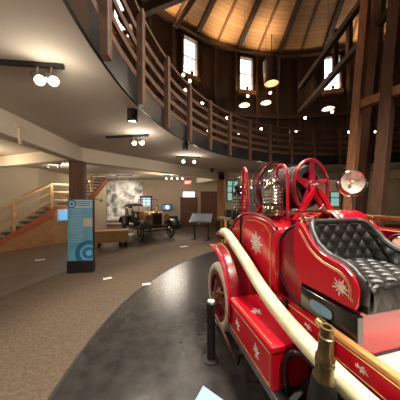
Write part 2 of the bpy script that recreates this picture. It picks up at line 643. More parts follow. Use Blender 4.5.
# ---- upper windows
for k, a in enumerate(WIN_ANG):
    t = R(a)
    w_o = bpy.data.objects.new('window_%d' % (k + 1), None)
    COL.objects.link(w_o)
    w_o.location = (BC[0] + (RW + 0.02) * math.cos(t), BC[1] + (RW + 0.02) * math.sin(t), zw0)
    w_o.rotation_euler = (0, 0, t + PI / 2)          # local x along the wall, local y inward
    struct(w_o)
    H = zw1 - zw0
    fr = MB()
    for x in (-0.395, 0.395):
        fr.box((x, 0, H / 2), (0.09, 0.26, H))
    fr.box((0, 0, H - 0.045), (0.86, 0.26, 0.09)).box((0, 0, H * 0.52), (0.6, 0.05, 0.045))
    fr.build('window_frame', 'darkwood', w_o, smooth=False)
    MB().box((0, 0.06, -0.10), (0.92, 0.46, 0.22)).build('window_sill', 'pinewood', w_o, smooth=False)
    MB().box((0, -0.10, H / 2), (0.80, 0.02, H)).build('window_pane', 'sky_pane', w_o, smooth=False)
    # warm uplight standing on the sill of each window
    ul = thing('uplight', 'small warm lamp on the sill of the %s' % ['upper window at the top left edge', 'upper window second from the left', 'upper window above the hose reel',
               'upper window behind the diagonal braces', 'upper window hidden right of the tall post', 'upper window left behind the railing'][k], 'lamp',
               w_o.location + Vector((0, 0, 0.06)) - Vector((0.22 * math.cos(t), 0.22 * math.sin(t), 0)), 0, 'sill lamps of the upper windows')
    MB().lathe([(0, 0), (0.07, 0), (0.09, 0.10), (0.10, 0.11)], n=14).build('lamp_body', 'black', ul)
    MB().lathe([(0, 0.105), (0.085, 0.105)], n=14).build('lens', 'bulb', ul)
    q = ul.location + Vector((0, 0, 0.2))
    lamp('sill_light', 'POINT', (q.x, q.y, q.z), 50, WARMER, None, 0.06)
# wall washers that light the boards of the roof
for a in (152, 134, 113.5, 99, 64, 44):
    t = R(a)
    r = RW - 1.1
    lamp('roof_light', 'SPOT', (BC[0] + r * math.cos(t), BC[1] + r * math.sin(t), ZW - 1.0), 215, WARMER,
         (BC[0] + (r + 0.35) * math.cos(t), BC[1] + (r + 0.35) * math.sin(t), ZW + 0.9), 0.1, 95, 0.9)

# ---- balcony railing
rl = thing('balcony_railing', 'round timber balcony railing of posts and horizontal rails above the display floor', 'railing', (BC[0], BC[1], ZD))
for i in range(36):
    t = R(181.2 - 9.75 * i) if i < 30 else R(181.2 + 9.7 * (i - 29))
    c, s = math.cos(t), math.sin(t)
    r = RB - 0.055
    MB().bar((r * c, r * s, -0.27), (r * c, r * s, 1.03), 0.09, 0.10, (c, s, 0)).build('railing_post', 'railwood', rl, smooth=False, bevel=0.008)
for z, h, w in ((1.0, 0.05, 0.12), (0.78, 0.085, 0.035), (0.56, 0.085, 0.035), (0.34, 0.085, 0.035), (0.13, 0.085, 0.035)):
    annulus(MB(), (0, 0), RB - w / 2, RB + w / 2, z - h / 2, z + h / 2, 96).build('handrail' if z == 1.0 else 'rail', 'railwood', rl)

# ---- inner timber frame on the right
def timber(label, p0, p1, w, m='timber', name='timber_post'):
    p0 = Vector(p0)
    t = thing(name, label, 'post' if name == 'timber_post' else 'beam', p0, 0)
    d = Vector(p1) - p0
    MB().bar((0, 0, 0), d, w, w, (0.45, -1, 0) if name == 'timber_post' else (0, 0, 1)).build('shaft', m, t, smooth=False, bevel=0.015)
    dd = d.normalized()
    if name == 'timber_post':
        MB().box((0, 0, 0.03), (w + 0.1, w + 0.1, 0.06), 0.4).build('base_plate', 'steel', t, smooth=False)
    return t


def wp(u, v, Y):
    return Vector(((u - 200) / 200 * Y, Y, EYE + (200 - v) / 200 * Y))


A0, A1 = wp(344.5, 256.5, 6.0), wp(367.5, -12, 6.0)
timber('tall leaning reddish timber post just behind the round nickel searchlight', (A0.x, A0.y, 0.02), A1, 0.22)
B0, B1 = wp(356, 250.7, 6.7), wp(380, -4, 6.7)
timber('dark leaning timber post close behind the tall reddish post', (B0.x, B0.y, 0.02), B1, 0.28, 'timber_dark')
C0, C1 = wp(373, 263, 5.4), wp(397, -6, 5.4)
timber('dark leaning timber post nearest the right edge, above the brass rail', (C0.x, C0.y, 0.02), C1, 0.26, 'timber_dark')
timber('horizontal reddish beam running right from the tall leaning post', wp(361, 105, 5.95), wp(412, 86, 5.0), 0.24, 'timber', 'timber_beam')
timber('lower long diagonal brace rising to the tall post', wp(300, 112, 9.2), wp(362, 42, 6.0), 0.19, 'darkwood', 'diagonal_brace')
timber('upper long diagonal brace rising to the top of the tall post', wp(300, 88, 9.0), wp(366, -4, 6.0), 0.19, 'darkwood', 'diagonal_brace')
timber('short diagonal brace between the two posts at the top right', wp(377, 26, 5.9), wp(394, 6, 5.5), 0.18, 'darkwood', 'diagonal_brace')
timber('slim upright strut crossing the window between the two long diagonal braces', wp(335, 73, 7.5), wp(335.5, 30, 7.5), 0.16, 'darkwood', 'strut')
timber('second upright strut nearer the tall post between the diagonal braces', wp(349, 57, 6.7), wp(349.5, 15, 6.7), 0.15, 'timber_dark', 'strut')
# tie beams at the top left
timber('heavy dark tie beam crossing the top left above the railing', wp(120, 20, 6.4), wp(200, -12, 7.4), 0.26, 'darkwood', 'tie_beam')
timber('slim dark brace beside the heavy tie beam at the top left', wp(175, 27, 8.0), wp(198, -8, 7.4), 0.15, 'darkwood', 'diagonal_brace')

# ---------------------------------------------------------------- lamps under the ceiling and in the hall
def track_light(label, a, b, heads, aim, power, head_r=0.045, beam=0, grp='ceiling track lamps'):
    a, b = Vector(a), Vector(b)
    t = thing('track_light', label, 'lamp', a, 0, grp)
    MB().bar((0, 0, -0.02), b - a + Vector((0, 0, -0.02)), 0.035, 0.04).build('track', 'black', t, smooth=False)
    for f in heads:
        p = (b - a) * f
        d = (Vector(aim) - (a + p)).normalized()
        c = p + Vector((0, 0, -0.15))
        h = MB()
        h.cyl(p + Vector((0, 0, -0.03)), c, 0.012)
        h.lathe([(0, -0.09), (head_r * 0.6, -0.09), (head_r, 0.0), (head_r * 1.05, 0.05), (head_r * 0.9, 0.05)], c, d, 16)
        ho = h.build('lamp_head', 'steel', t)
        MB().lathe([(0, 0.046), (head_r * 0.93, 0.046)], c, d, 16).build('lens', 'bulb', ho)
        lamp('track_bulb', 'POINT', a + c + d * (0.09 + head_r), power, WHITE, None, 0.04)
        if beam:
            lamp('track_beam', 'SPOT', a + c + d * (0.09 + head_r), beam, WHITE, aim, 0.04, 75, 0.8)
    return t


track_light('long black track lamp with two glowing heads on the near ceiling at the left', (-2.1, 1.86, ZC), (-1.33, 1.95, ZC), (0.70, 0.86), (0.9, 0.9, 0.9), 4, 0.048, 75)
track_light('track lamp with two small heads on the ceiling beside the black cylinder lamp', (-1.95, 4.15, ZC), (-1.02, 4.0, ZC), (0.64, 0.82), (1.0, 2.2, 1.0), 7, 0.045, 45)
track_light('unseen track lamp added on the near ceiling to light the blue panel', (-2.6, 0.3, ZC), (-1.8, 0.3, ZC), (0.3, 0.7), (-2.8, 4.7, 1.2), 3, 0.048, 60)  # fixture added out of view to brighten the blue panel
track_light('track lamp on the ceiling in line with the car, near the balcony edge', (-0.72, 6.0, ZC), (0.0, 6.1, ZC), (0.3, 0.75), (0.4, 2.0, 1.0), 6)
track_light('row of four track lamp heads in front of the red exit sign', (-1.9, 10.6, ZC), (-0.75, 10.7, ZC), (0.1, 0.35, 0.6, 0.85), (-1.6, 8.7, 0.8), 8, 0.045, 80)
track_light('pair of track lamp heads in front of the black and white mural', (-4.5, 10.6, ZC), (-3.6, 10.7, ZC), (0.2, 0.8), (-4.9, 12.8, 1.6), 10, 0.045, 170)
track_light('pair of small lamp heads high above the stair landing', (-5.5, 7.05, ZC), (-5.0, 7.25, ZC), (0.15, 0.85), (-5.1, 9.4, 1.3), 22, 0.045, 130)


def can_light(label, loc, r=0.07, h=0.18, power=8):
    t = thing('can_light', label, 'lamp', loc, 0, 'black cylinder lamps on the ceiling')
    MB().lathe([(0, 0), (r, 0), (r, -h), (r * 0.88, -h), (r * 0.88, -h + 0.03)], n=20).build('housing', 'black', t)
    MB().lathe([(0, -h + 0.03), (r * 0.88, -h + 0.03)], n=20).build('lens', 'bulb', t)
    lamp('can_bulb', 'SPOT', (loc[0], loc[1], loc[2] - h - 0.02), power * 5, WHITE, (loc[0], loc[1], 0), 0.05, 115, 0.8)
    return t


can_light('nearer black cylinder lamp hanging under the balcony edge', (-0.99, 2.93, ZC), 0.075)
can_light('farther black cylinder lamp under the balcony edge, above the rear end of the fire engine', (-0.34, 4.6, ZC), 0.065)
can_light('black cylinder lamp on the ceiling above the dark grey sloped reading desk', (0.5, 8.3, ZC), 0.07)
# soft fill points added under the ground floor ceiling, without fixtures
for p, pw in (((-5.6, 4.8, 2.5), 62), ((-2.2, 9.8, 2.5), 30), ((3.2, 10.8, 2.5), 34), ((7.5, 10.5, 2.5), 44), ((-3.6, 0.6, 2.4), 36), ((-1.0, -1.8, 2.4), 26), ((-5.9, 10.8, 2.6), 22), ((10.5, 8.5, 2.5), 30)):
    lamp('ceiling_fill', 'POINT', p, pw, WARM, None, 0.12)


def pendant(label, u, v, Y, r):
    p = wp(u, v, Y)
    t = thing('pendant_lamp', label, 'lamp', p, 0, 'pale dome lamps hanging in the hall')
    MB().lathe([(0.02, 0.12), (0.05, 0.12), (r * 0.6, 0.08), (r, 0.0), (r * 0.97, 0.0), (r * 0.55, 0.06), (0.02, 0.09)], n=24).build('shade', 'cream', t)
    MB().sphere((0, 0, 0.015), 0.06).build('bulb', 'bulb', t)
    rr = math.hypot(p.x - BC[0], p.y - BC[1])
    top = ZW + (APEX - ZW) * (RE - rr) / (RE - 0.6) - 0.05
    MB().cyl((0, 0, 0.11), (0, 0, top - p.z), 0.008, n=6).build('cord', 'black', t)
    lamp('pendant_bulb', 'POINT', (p.x, p.y, p.z - 0.12), 12, WARM, None, 0.07)
    return t


pendant('pale dome lamp hanging at the left, below the second window from the left', 187.5, 91, 8.3, 0.22)
pendant('pale dome lamp hanging left of the middle, below the window above the hose reel', 244.5, 105.5, 9.0, 0.24)
pendant('pale dome lamp hanging right of the middle, beneath the dark drum lamp', 266, 103, 9.2, 0.24)
pendant('pale dome lamp hanging beneath the window behind the diagonal braces', 328, 109, 8.6, 0.24)

# dark drum lamp between the windows
p = wp(271.5, 84, 10.0)
t = thing('drum_lamp', 'dark drum shaped lamp with a warm glowing underside, high between two windows', 'lamp', p, 0)
MB().lathe([(0.36, 0), (0.40, 0.9), (0.40, 1.1), (0.0, 1.1)], n=24).build('shade', 'darkwood', t, solid=0.02)
MB().lathe([(0, 0.03), (0.34, 0.03)], n=24).build('diffuser', 'bulbsoft', t)
rr = math.hypot(p.x - BC[0], p.y - BC[1])
MB().cyl((0, 0, 1.1), (0, 0, ZW + (APEX - ZW) * (RE - rr) / (RE - 0.6) - 0.05 - p.z), 0.02, n=8).build('rod', 'black', t)
lamp('drum_bulb', 'POINT', (p.x, p.y, p.z - 0.15), 10, WARMER, None, 0.1)

# small spotlights on the upper wall
spots = [(183, 75, 'lit spotlight just left of the second window from the left'), (189.5, 81, 'spotlight directly under the second window from the left'),
         (202, 103, 'bright spotlight right of the leftmost pale dome lamp'), (247.5, 96, 'spotlight under the window above the hose reel'),
         (270, 93, 'spotlight under the dark drum lamp'), (208, 131, 'low lit spotlight at rail height, left end of the row'),
         (238.5, 133, 'low lit spotlight at rail height, second of the row'), (261, 129, 'low lit spotlight at rail height, third of the row'),
         (296, 131, 'low lit spotlight at rail height, left of the wooden braces'), (349, 132, 'oblong lit spotlight just left of the tall leaning post'),
         (332, 112, 'spotlight below the pale dome lamp behind the braces'), (305, 118, 'small spotlight at the foot of the long braces'),
         (152, 100, 'bright spotlight seen through the near railing'), (374, 132, 'oblong lit spotlight between the leaning posts'),
         (340, 64, 'spotlight right of the window behind the braces'), (227, 118, 'faint spotlight under the pale dome lamp left of the middle')]
for u, v, lb in spots:
    k = (u - 200) / 200
    a_, b_, c_ = 1 + k * k, -2 * (k * BC[0] + BC[1]), BC[0] ** 2 + BC[1] ** 2 - 8.62 ** 2
    Y = (-b_ + math.sqrt(b_ * b_ - 4 * a_ * c_)) / (2 * a_)
    p = wp(u, v, Y)
    t = thing('spotlight', lb, 'lamp', p, 0, 'small spotlights along the upper wall')
    inw = (Vector((BC[0] - 1.5, BC[1] - 1.0, 3.0)) - p).normalized()
    out = Vector((p.x - BC[0], p.y - BC[1], 0)).normalized()
    MB().lathe([(0, -0.13), (0.05, -0.13), (0.075, 0.05), (0.065, 0.05)], (0, 0, 0), inw, 14).build('lamp_head', 'black', t)
    MB().lathe([(0, 0.04), (0.068, 0.04)], (0, 0, 0), inw, 14).build('lens', 'bulb', t)
    MB().cyl(-inw * 0.1, out * 0.40 + Vector((0, 0, 0.02)), 0.015, n=8).build('bracket', 'black', t)
lamp('spot_beam', 'SPOT', (4.2, -1.6, 5.2), 420, WHITE, (1.75, 0.6, 0.8), 0.06, 32, 0.6)  # unseen spot added to brighten the footboard
for p in (wp(202, 103, 8.0), wp(262, 129, 9.2), wp(349, 132, 8.0)):
    lamp('spot_beam', 'SPOT', p, 420, WHITE, (1.7, 2.0, 1.0), 0.06, 50, 0.7)

# ---------------------------------------------------------------- left: stairs
D1 = Vector((0.567, 0.823, 0)).normalized()
N1 = Vector((-D1.y, D1.x, 0))
L0 = Vector((-5.64, 7.70, 0))
ZL = 1.40
st = thing('staircase', 'wooden staircase with red stringers, dark treads and light handrails along the left wall', 'staircase', (0, 0, 0))
SW = 1.0
steps = 8
run = 0.25
rise = ZL / steps
side = [L0 + D1 * 1.0]
# lower flight
for i in range(steps):
    zt = ZL - rise * (i + 1)
    if zt < 0.05:
        continue
    p = L0 - D1 * (run * i)
    q = p - D1 * (run + 0.03)
    mb = MB()
    mb.prism([p, q, q + N1 * SW, p + N1 * SW], (0, 0, 0.045))
    bmesh.ops.translate(mb.bm, verts=mb.bm.verts, vec=(0, 0, zt - 0.045))
    mb.build('tread', 'black', st, smooth=False)
# stringer (red) and closed wooden side under the lower flight
E = N1 * (-0.02)
sl = rise / run


def zstep(t):      # height of the pitch line at t metres back from the landing
    return max(ZL - sl * t, 0.02)


tt = ZL / sl
outl = [L0, L0 - D1 * tt, L0 - D1 * tt + Vector((0, 0, 0.02)), L0 + Vector((0, 0, ZL - 0.30))]
MB().prism([p + E for p in outl], N1 * 0.04).build('side_panel', 'stairwood', st, smooth=False)
s0 = L0 + Vector((0, 0, ZL))
s1 = L0 - D1 * (tt - 0.05)
MB().prism([s0 + E * 2, s0 + E * 2 - Vector((0, 0, 0.32)), s1 + E * 2 - D1 * 0.0, s1 + E * 2 - D1 * 0.3 + Vector((0, 0, 0.0)), s1 + E * 2 + Vector((0, 0, 0.10))], N1 * 0.03).build('stringer', 'redwood', st, smooth=False)
# landing
L1 = L0 + D1 * 1.0
mb = MB()
mb.prism([L0, L1, L1 + N1 * SW + D1 * 0.4, L0 + N1 * SW], (0, 0, 0.12))
bmesh.ops.translate(mb.bm, verts=mb.bm.verts, vec=(0, 0, ZL - 0.12))
mb.build('landing', 'redwood', st, smooth=False)
MB().prism([L0 + Vector((0, 0, 0)), L1, L1 + Vector((0, 0, ZL - 0.12)), L0 + Vector((0, 0, ZL - 0.12))], N1 * 0.05).build('landing_panel', 'oak', st, smooth=False)
# upper flight
D2 = Vector((-0.02, 1, 0)).normalized()
N2 = Vector((-D2.y, D2.x, 0))
steps2 = 9
rise2 = (ZC - 0.12 - ZL) / steps2
run2 = 0.26
for i in range(steps2):
    p = L1 + D2 * (run2 * i)
    q = p + D2 * (run2 + 0.03)
    mb = MB()
    mb.prism([p, q, q + N2 * SW, p + N2 * SW], (0, 0, 0.05))
    bmesh.ops.translate(mb.bm, verts=mb.bm.verts, vec=(0, 0, ZL + rise2 * (i + 1) - 0.05))
    mb.build('tread', 'black', st, smooth=False)
Q = L1 + D2 * (run2 * steps2)
H2 = rise2 * steps2
MB().prism([L1 - N2 * 0.03, Q - N2 * 0.03, Q - N2 * 0.03 + Vector((0, 0, ZL + H2 - 0.32)), L1 - N2 * 0.03 + Vector((0, 0, ZL - 0.25))], N2 * 0.05).build('plastered_side', 'cream_wall', st, smooth=False)
MB().prism([L1 - N2 * 0.05 + Vector((0, 0, ZL - 0.27)), Q - N2 * 0.05 + Vector((0, 0, ZL + H2 - 0.34)), Q - N2 * 0.05 + Vector((0, 0, ZL + H2)), L1 - N2 * 0.05 + Vector((0, 0, ZL + 0.05))], N2 * 0.05).build('stringer', 'redwood', st, smooth=False)
# railing of the stair: a thing fixed to it, with posts and rails
sr = st
EE = -N1 * 0.01
for t_ in (0.05, 1.14, 2.1):
    p = L0 - D1 * t_ + EE + N1 * 0.05
    z = zstep(t_)
    MB().bar(p + Vector((0, 0, z)), p + Vector((0, 0, z + 0.95)), 0.10, 0.10, D1).build('railing_post', 'pinewood', sr, smooth=False, bevel=0.006)
for hh, w in ((0.92, 0.07), (0.62, 0.05), (0.30, 0.05)):
    a = L0 + EE + N1 * 0.05 + Vector((0, 0, ZL + hh))
    b = L0 - D1 * 2.3 + EE + N1 * 0.05 + Vector((0, 0, zstep(2.3) + hh))
    MB().bar(a, b, 0.045, w).build('rail', 'pinewood', sr, smooth=False)
    a2 = L1 + EE + N1 * 0.05 + Vector((0, 0, ZL + hh))
    MB().bar(a, a2, 0.045, w).build('rail', 'pinewood', sr, smooth=False)
    if hh > 0.5:
        b2 = L1 + D2 * 1.75 + N2 * 0.05 + Vector((0, 0, ZL + hh - 0.05 + sl * 0 + rise2 / run2 * 1.75))
        if b2.z < ZC - 0.02 or True:
            f = min(1.0, (ZC - 0.06 - a2.z) / (b2.z - a2.z))
            MB().bar(a2, a2 + (b2 - a2) * f, 0.045, w).build('rail', 'pinewood', sr, smooth=False)
p = L1 + EE + N1 * 0.05
MB().bar(p + Vector((0, 0, ZL)), p + Vector((0, 0, ZL + 0.95)), 0.10, 0.10, D1).build('railing_post', 'pinewood', sr, smooth=False)
p = L1 + D2 * 0.95 + N2 * 0.05
MB().bar(p + Vector((0, 0, ZL + rise2 / run2 * 0.95)), p + Vector((0, 0, min(ZC - 0.03, ZL + rise2 / run2 * 0.95 + 0.95))), 0.09, 0.09, D1).build('railing_post', 'pinewood', sr, smooth=False)
# wall handrail and a tall thin post at the landing's corner
wr = thing('wall_handrail', 'slim brown handrail fixed on the wall above the lower stairs', 'handrail', (0, 0, 0))
a = L0 + N1 * (SW + 0.0) + Vector((0, 0, ZL + 0.9))
b = L0 - D1 * 2.6 + N1 * (SW + 0.0) + Vector((0, 0, zstep(2.0) + 0.5))
MB().tube([a, b], 0.025, 8).build('rail', 'stairwood', wr)
for f in (0.2, 0.8):
    c = a + (b - a) * f
    MB().cyl(c, c + N1 * 0.14, 0.012, n=8).build('bracket', 'steel', wr)
# small blue picture on the landing's panel, no screen; its glow is added
pp = L0 + D1 * 0.42 - N1 * 0.03 + Vector((0, 0, 1.10))
ps = thing('wall_screen', 'small blue picture with an added glow on the panel under the stair landing', 'screen', pp, math.atan2(D1.y, D1.x))
MB().box((0, 0.0, 0), (0.60, 0.05, 0.46)).build('frame', 'panelpale', ps, smooth=False)
MB().box((0, -0.028, 0), (0.52, 0.01, 0.38)).build('screen', emit('picture_glow', (0.16, 0.40, 0.75), 0.8), ps, smooth=False)

# ---- blue information panel
px, py = -2.80, 4.72
ip = thing('information_panel', 'tall blue free standing information panel with a target pattern and black base', 'sign', (px, py, 0), R(8))
MB().box((0, 0, 0.14), (0.57, 0.16, 0.28)).build('base', 'black', ip, smooth=False, bevel=0.01)
MB().box((0, 0, 1.0), (0.56, 0.10, 1.45)).build('frame', 'black', ip, smooth=False, bevel=0.006)
pb = MB().box((0, -0.056, 1.0), (0.54, 0.012, 1.42)).build('print', 'panelblue', ip, smooth=False)
Y0 = -0.064
MB().box((0.02, Y0, 1.61), (0.50, 0.006, 0.19)).build('header_band', 'panelpale', pb, smooth=False)
em = MB()
em.lathe([(0.07, 0), (0.10, 0), (0.10, 0.004), (0.07, 0.004)], (-0.18, Y0 - 0.004, 1.61), (0, -1, 0), 24, close=True)
em.lathe([(0.0, 0), (0.035, 0), (0.035, 0.004), (0.0, 0.004)], (-0.18, Y0 - 0.004, 1.61), (0, -1, 0), 20)
em.build('round_emblem', 'paneldeep', pb)
tm = MB()
for i in range(3):
    tm.box((0.08, Y0 - 0.005, 1.66 - 0.045 * i), (0.36 - 0.06 * i, 0.003, 0.016))
tm.build('text_lines', 'paneldeep', pb, smooth=False)
tm = MB()
for i in range(14):
    tm.box((-0.06 + random.uniform(-0.02, 0.02), Y0, 1.45 - 0.055 * i), (0.30 + random.uniform(-0.08, 0.02), 0.003, 0.012))
tm.build('text_lines', 'panelpale', pb, smooth=False)
MB().box((0.17, Y0 - 0.002, 1.18), (0.20, 0.004, 0.20)).build('small_photo', 'silverleaf', pb, smooth=False)
# quarter target, cut off by the panel's right edge
for r0, r1 in ((0.20, 0.30), (0.07, 0.14)):
    mb = MB()
    c = Vector((0.19, Y0, 0.46))
    ring = []
    for i in range(41):
        a = 2 * PI * i / 40
        for rr in (r0, r1):
            ring.append(Vector((max(-0.265, min(0.268, c.x + rr * math.cos(a))), c.y, max(0.292, c.z + rr * math.sin(a)))))
    fs = [(2 * i, 2 * i + 1, 2 * i + 3, 2 * i + 2) for i in range(40)]
    mb.poly(ring, fs)
    mb.build('target_ring', 'paneldeep', pb, smooth=False, solid=0.003)

# ---- wooden bench-like case right of the panel
bt = Vector((-3.66, 6.95, 0))
be = Vector((-2.62, 7.30, 0))
dd = (be - bt).normalized()
bc = thing('display_bench', 'long low oak bench on black castors, right of the blue panel', 'bench', (bt + be) / 2, math.atan2(dd.y, dd.x))
Lb = (be - bt).length
MB().box((0, 0, 0.39), (Lb, 0.05, 0.42)).build('front_board', 'oak', bc, smooth=False, bevel=0.006)
MB().box((0, 0.24, 0.58), (Lb, 0.5, 0.045)).build('top', 'oak', bc, smooth=False, bevel=0.006)
MB().box((0, 0.46, 0.39), (Lb, 0.04, 0.36)).build('rear_board', 'oak', bc, smooth=False)
for x in (-0.44, 0.26, 0.46):
    for y in (0.06, 0.42):
        w = MB().lathe([(0.02, -0.025), (0.085, -0.025), (0.085, 0.025), (0.02, 0.025)], (x, y, 0.09), (1, 0.3, 0), 16, close=True).build('castor', 'black', bc)
        MB().bar((x, y, 0.09), (x, y, 0.25), 0.05, 0.05).build('castor_fork', 'steel', w, smooth=False)
t = thing('plinth', 'low white plinth on the floor between the oak bench and the antique car', 'plinth', (-3.0, 8.22, 0), R(15))
MB().box((0, 0, 0.13), (0.5, 0.6, 0.26)).build('body', 'white', t, smooth=False, bevel=0.01)
MB().box((0, 0, 0.275), (0.54, 0.64, 0.03)).build('top', 'white', t, smooth=False, bevel=0.006)
# small bracket lamp beside the panel
t = thing('arm_lamp', 'small black arm lamp on the lit cream stair wall right of the blue panel', 'lamp', (-5.02, 9.3, 1.72))
MB().tube([(-0.06, 0, 0), (0.25, -0.05, 0.03), (0.42, -0.08, -0.02)], 0.02, 8).build('arm', 'black', t)
MB().lathe([(0, -0.08), (0.06, -0.06), (0.07, 0.06), (0.0, 0.06)], (0.45, -0.08, -0.03), (0.6, 0, -0.6), 14).build('lamp_head', 'black', t)

# ---- back wall: mural, window, screen, doors, exit sign
yb = 12.99
t = thing('mural', 'large black and white street photograph on the back wall behind the antique car', 'picture', (-4.86, yb - 0.03, 1.66))
MB().box((0, 0, 0), (2.3, 0.05, 2.6)).build('print', 'mural', t, smooth=False)
fr = MB()
for x in (-1.165, 1.165):
    fr.box((x, -0.01, 0), (0.03, 0.07, 2.66))
for z in (-1.315, 1.315):
    fr.box((0, -0.01, z), (2.36, 0.07, 0.03))
fr.build('frame', 'steel', t, smooth=False)

w7 = bpy.data.objects.new('window_7', None)
COL.objects.link(w7)
w7.location = (-3.50, yb - 0.02, 1.47)
struct(w7)
MB().box((0, 0, 0), (0.62, 0.03, 0.85)).build('window_pane', 'blue_pane', w7, smooth=False)
fr = MB()
for x in (-0.34, 0.34):
    fr.box((x, -0.02, 0), (0.07, 0.07, 0.98))
for z in (-0.46, 0.46):
    fr.box((0, -0.02, z), (0.75, 0.07, 0.08))
fr.box((0, -0.02, 0), (0.03, 0.04, 0.85)).box((0, -0.02, 0.05), (0.62, 0.04, 0.03))
fr.build('window_frame', 'darkwood', w7, smooth=False)
MB().box((0, -0.05, 0.44), (0.8, 0.10, 0.13)).build('window_blind', 'black', w7, smooth=False)
w8 = bpy.data.objects.new('window_8', None)
COL.objects.link(w8)
w8.location = (2.12, yb - 0.02, 2.3)
struct(w8)
MB().box((0, 0, 0), (0.66, 0.03, 1.25)).build('window_pane', 'teal_pane', w8, smooth=False)
fr = MB()
for x in (-0.36, 0.0, 0.36):
    fr.box((x, -0.02, 0), (0.05, 0.06, 1.35))
for z in (-0.65, -0.1, 0.3, 0.65):
    fr.box((0, -0.02, z), (0.77, 0.06, 0.05))
fr.build('window_frame', 'darkwood', w8, smooth=False)
w9 = bpy.data.objects.new('window_9', None)
COL.objects.link(w9)
w9.location = (8.75, yb - 0.02, 1.75)
struct(w9)
MB().box((0, 0, 0), (0.6, 0.03, 0.9)).build('window_pane', 'teal_pane', w9, smooth=False)
fr = MB()
for x in (-0.32, 0.32):
    fr.box((x, -0.02, 0), (0.05, 0.06, 1.0))
for z in (-0.47, 0.1, 0.47):
    fr.box((0, -0.02, z), (0.69, 0.06, 0.05))
fr.build('window_frame', 'darkwood', w9, smooth=False)

t = thing('wall_screen', 'small television with a pale blue picture on the back wall right of the antique car', 'screen', (-2.12, yb - 0.25, 1.24), R(-6))
MB().box((0, 0, 0), (0.66, 0.06, 0.40)).build('bezel', 'black', t, smooth=False, bevel=0.006)
MB().box((0, -0.032, 0), (0.58, 0.006, 0.33)).build('screen', 'screen_dark', t, smooth=False)
MB().lathe([(0, 0), (0.12, 0), (0.12, 0.003), (0, 0.003)], (0.05, -0.036, 0.0), (0, -1, 0), 16).build('picture', 'screen', t)
MB().bar((0, 0.03, 0), (0, 0.23, 0), 0.08, 0.08).build('bracket', 'black', t, smooth=False)


def door(n, x, w, h, m, double=False):
    d = bpy.data.objects.new('door_%d' % n, None)
    COL.objects.link(d)
    d.location = (x, yb - 0.02, 0)
    struct(d)
    fr = MB()
    for s in (-1, 1):
        fr.box((s * (w / 2 + 0.05), -0.02, h / 2), (0.1, 0.10, h))
    fr.box((0, -0.02, h + 0.05), (w + 0.2, 0.10, 0.10))
    fr.build('door_frame', 'timber_dark', d, smooth=False)
    lf = [(-w / 4, w / 2 - 0.01), (w / 4, w / 2 - 0.01)] if double else [(0, w)]
    for cx, lw in lf:
        b = MB().box((cx, 0, h / 2), (lw, 0.05, h)).build('door_leaf', m, d, smooth=False)
        pm = MB()
        for z0, z1 in ((0.15, 0.9), (1.05, h - 0.15)):
            pm.box((cx, -0.03, (z0 + z1) / 2), (lw * 0.66, 0.02, z1 - z0))
        pm.build('door_panel', 'timber_dark', b, smooth=False, bevel=0.01)
        MB().sphere((cx + lw * 0.4, -0.06, 1.0), 0.035).build('door_knob', 'brass', b)
    return d


door(1, -0.72, 0.90, 1.78, 'doorwood')
door(2, 0.62, 0.96, 2.15, 'doorwood', True)
t = thing('lit_sign', 'bright white lit panel over the single brown door', 'sign', (-0.72, yb - 0.08, 2.06))
MB().box((0, 0.02, 0), (0.80, 0.08, 0.38)).build('housing', 'black', t, smooth=False)
MB().box((0, -0.022, 0), (0.75, 0.01, 0.33)).build('face', 'sign_glow', t, smooth=False)
t = thing('exit_sign', 'red lit EXIT sign hanging under the ceiling near the doors', 'sign', (-0.70, 11.6, 2.72))
MB().box((0, 0, 0), (0.40, 0.06, 0.22)).build('housing', 'exit_glow', t, smooth=False, bevel=0.005)
MB().cyl((0, 0, 0.11), (0, 0, ZC - 2.72), 0.012, n=8).build('stem', 'black', t)
lt = MB()
yy = -0.034
def stroke(x0, z0, x1, z1):
    lt.bar((x0, yy, z0), (x1, yy, z1), 0.006, 0.018, (-(z1 - z0), 0, (x1 - x0)))
for z in (-0.06, 0, 0.06):
    stroke(-0.15, z, -0.085, z)
stroke(-0.145, -0.068, -0.145, 0.068)
stroke(-0.06, -0.065, 0.01, 0.065)
stroke(-0.06, 0.065, 0.01, -0.065)
stroke(0.045, -0.068, 0.045, 0.068)
stroke(0.075, 0.06, 0.155, 0.06)
stroke(0.115, -0.068, 0.115, 0.06)
lt.build('letters', 'exit_text', t, smooth=False)
t = thing('banner', 'slate blue printed banner on the back wall behind the fire engine lanterns', 'picture', (3.72, yb - 0.03, 1.85))
MB().box((0, 0, 0), (1.0, 0.03, 1.8)).build('print', 'slate', t, smooth=False)
MB().cyl((-0.53, -0.02, 0.9), (0.53, -0.02, 0.9), 0.025).build('rod', 'steel', t)
# speaker on the beam's end
t = thing('wall_speaker', 'small black loudspeaker hanging at the beam right of the timber post', 'speaker', (0.96, 9.0, 2.78))
MB().box((0, 0, 0), (0.24, 0.2, 0.34)).build('cabinet', 'black', t, smooth=False, bevel=0.02)
MB().lathe([(0, 0.0), (0.08, 0.0), (0.09, 0.012)], (0, -0.1, -0.05), (0, -1, 0), 16).build('cone', 'rubber', t)
MB().bar((0, 0, 0.17), (0, 0, 0.24), 0.05, 0.05).build('bracket', 'steel', t, smooth=False)

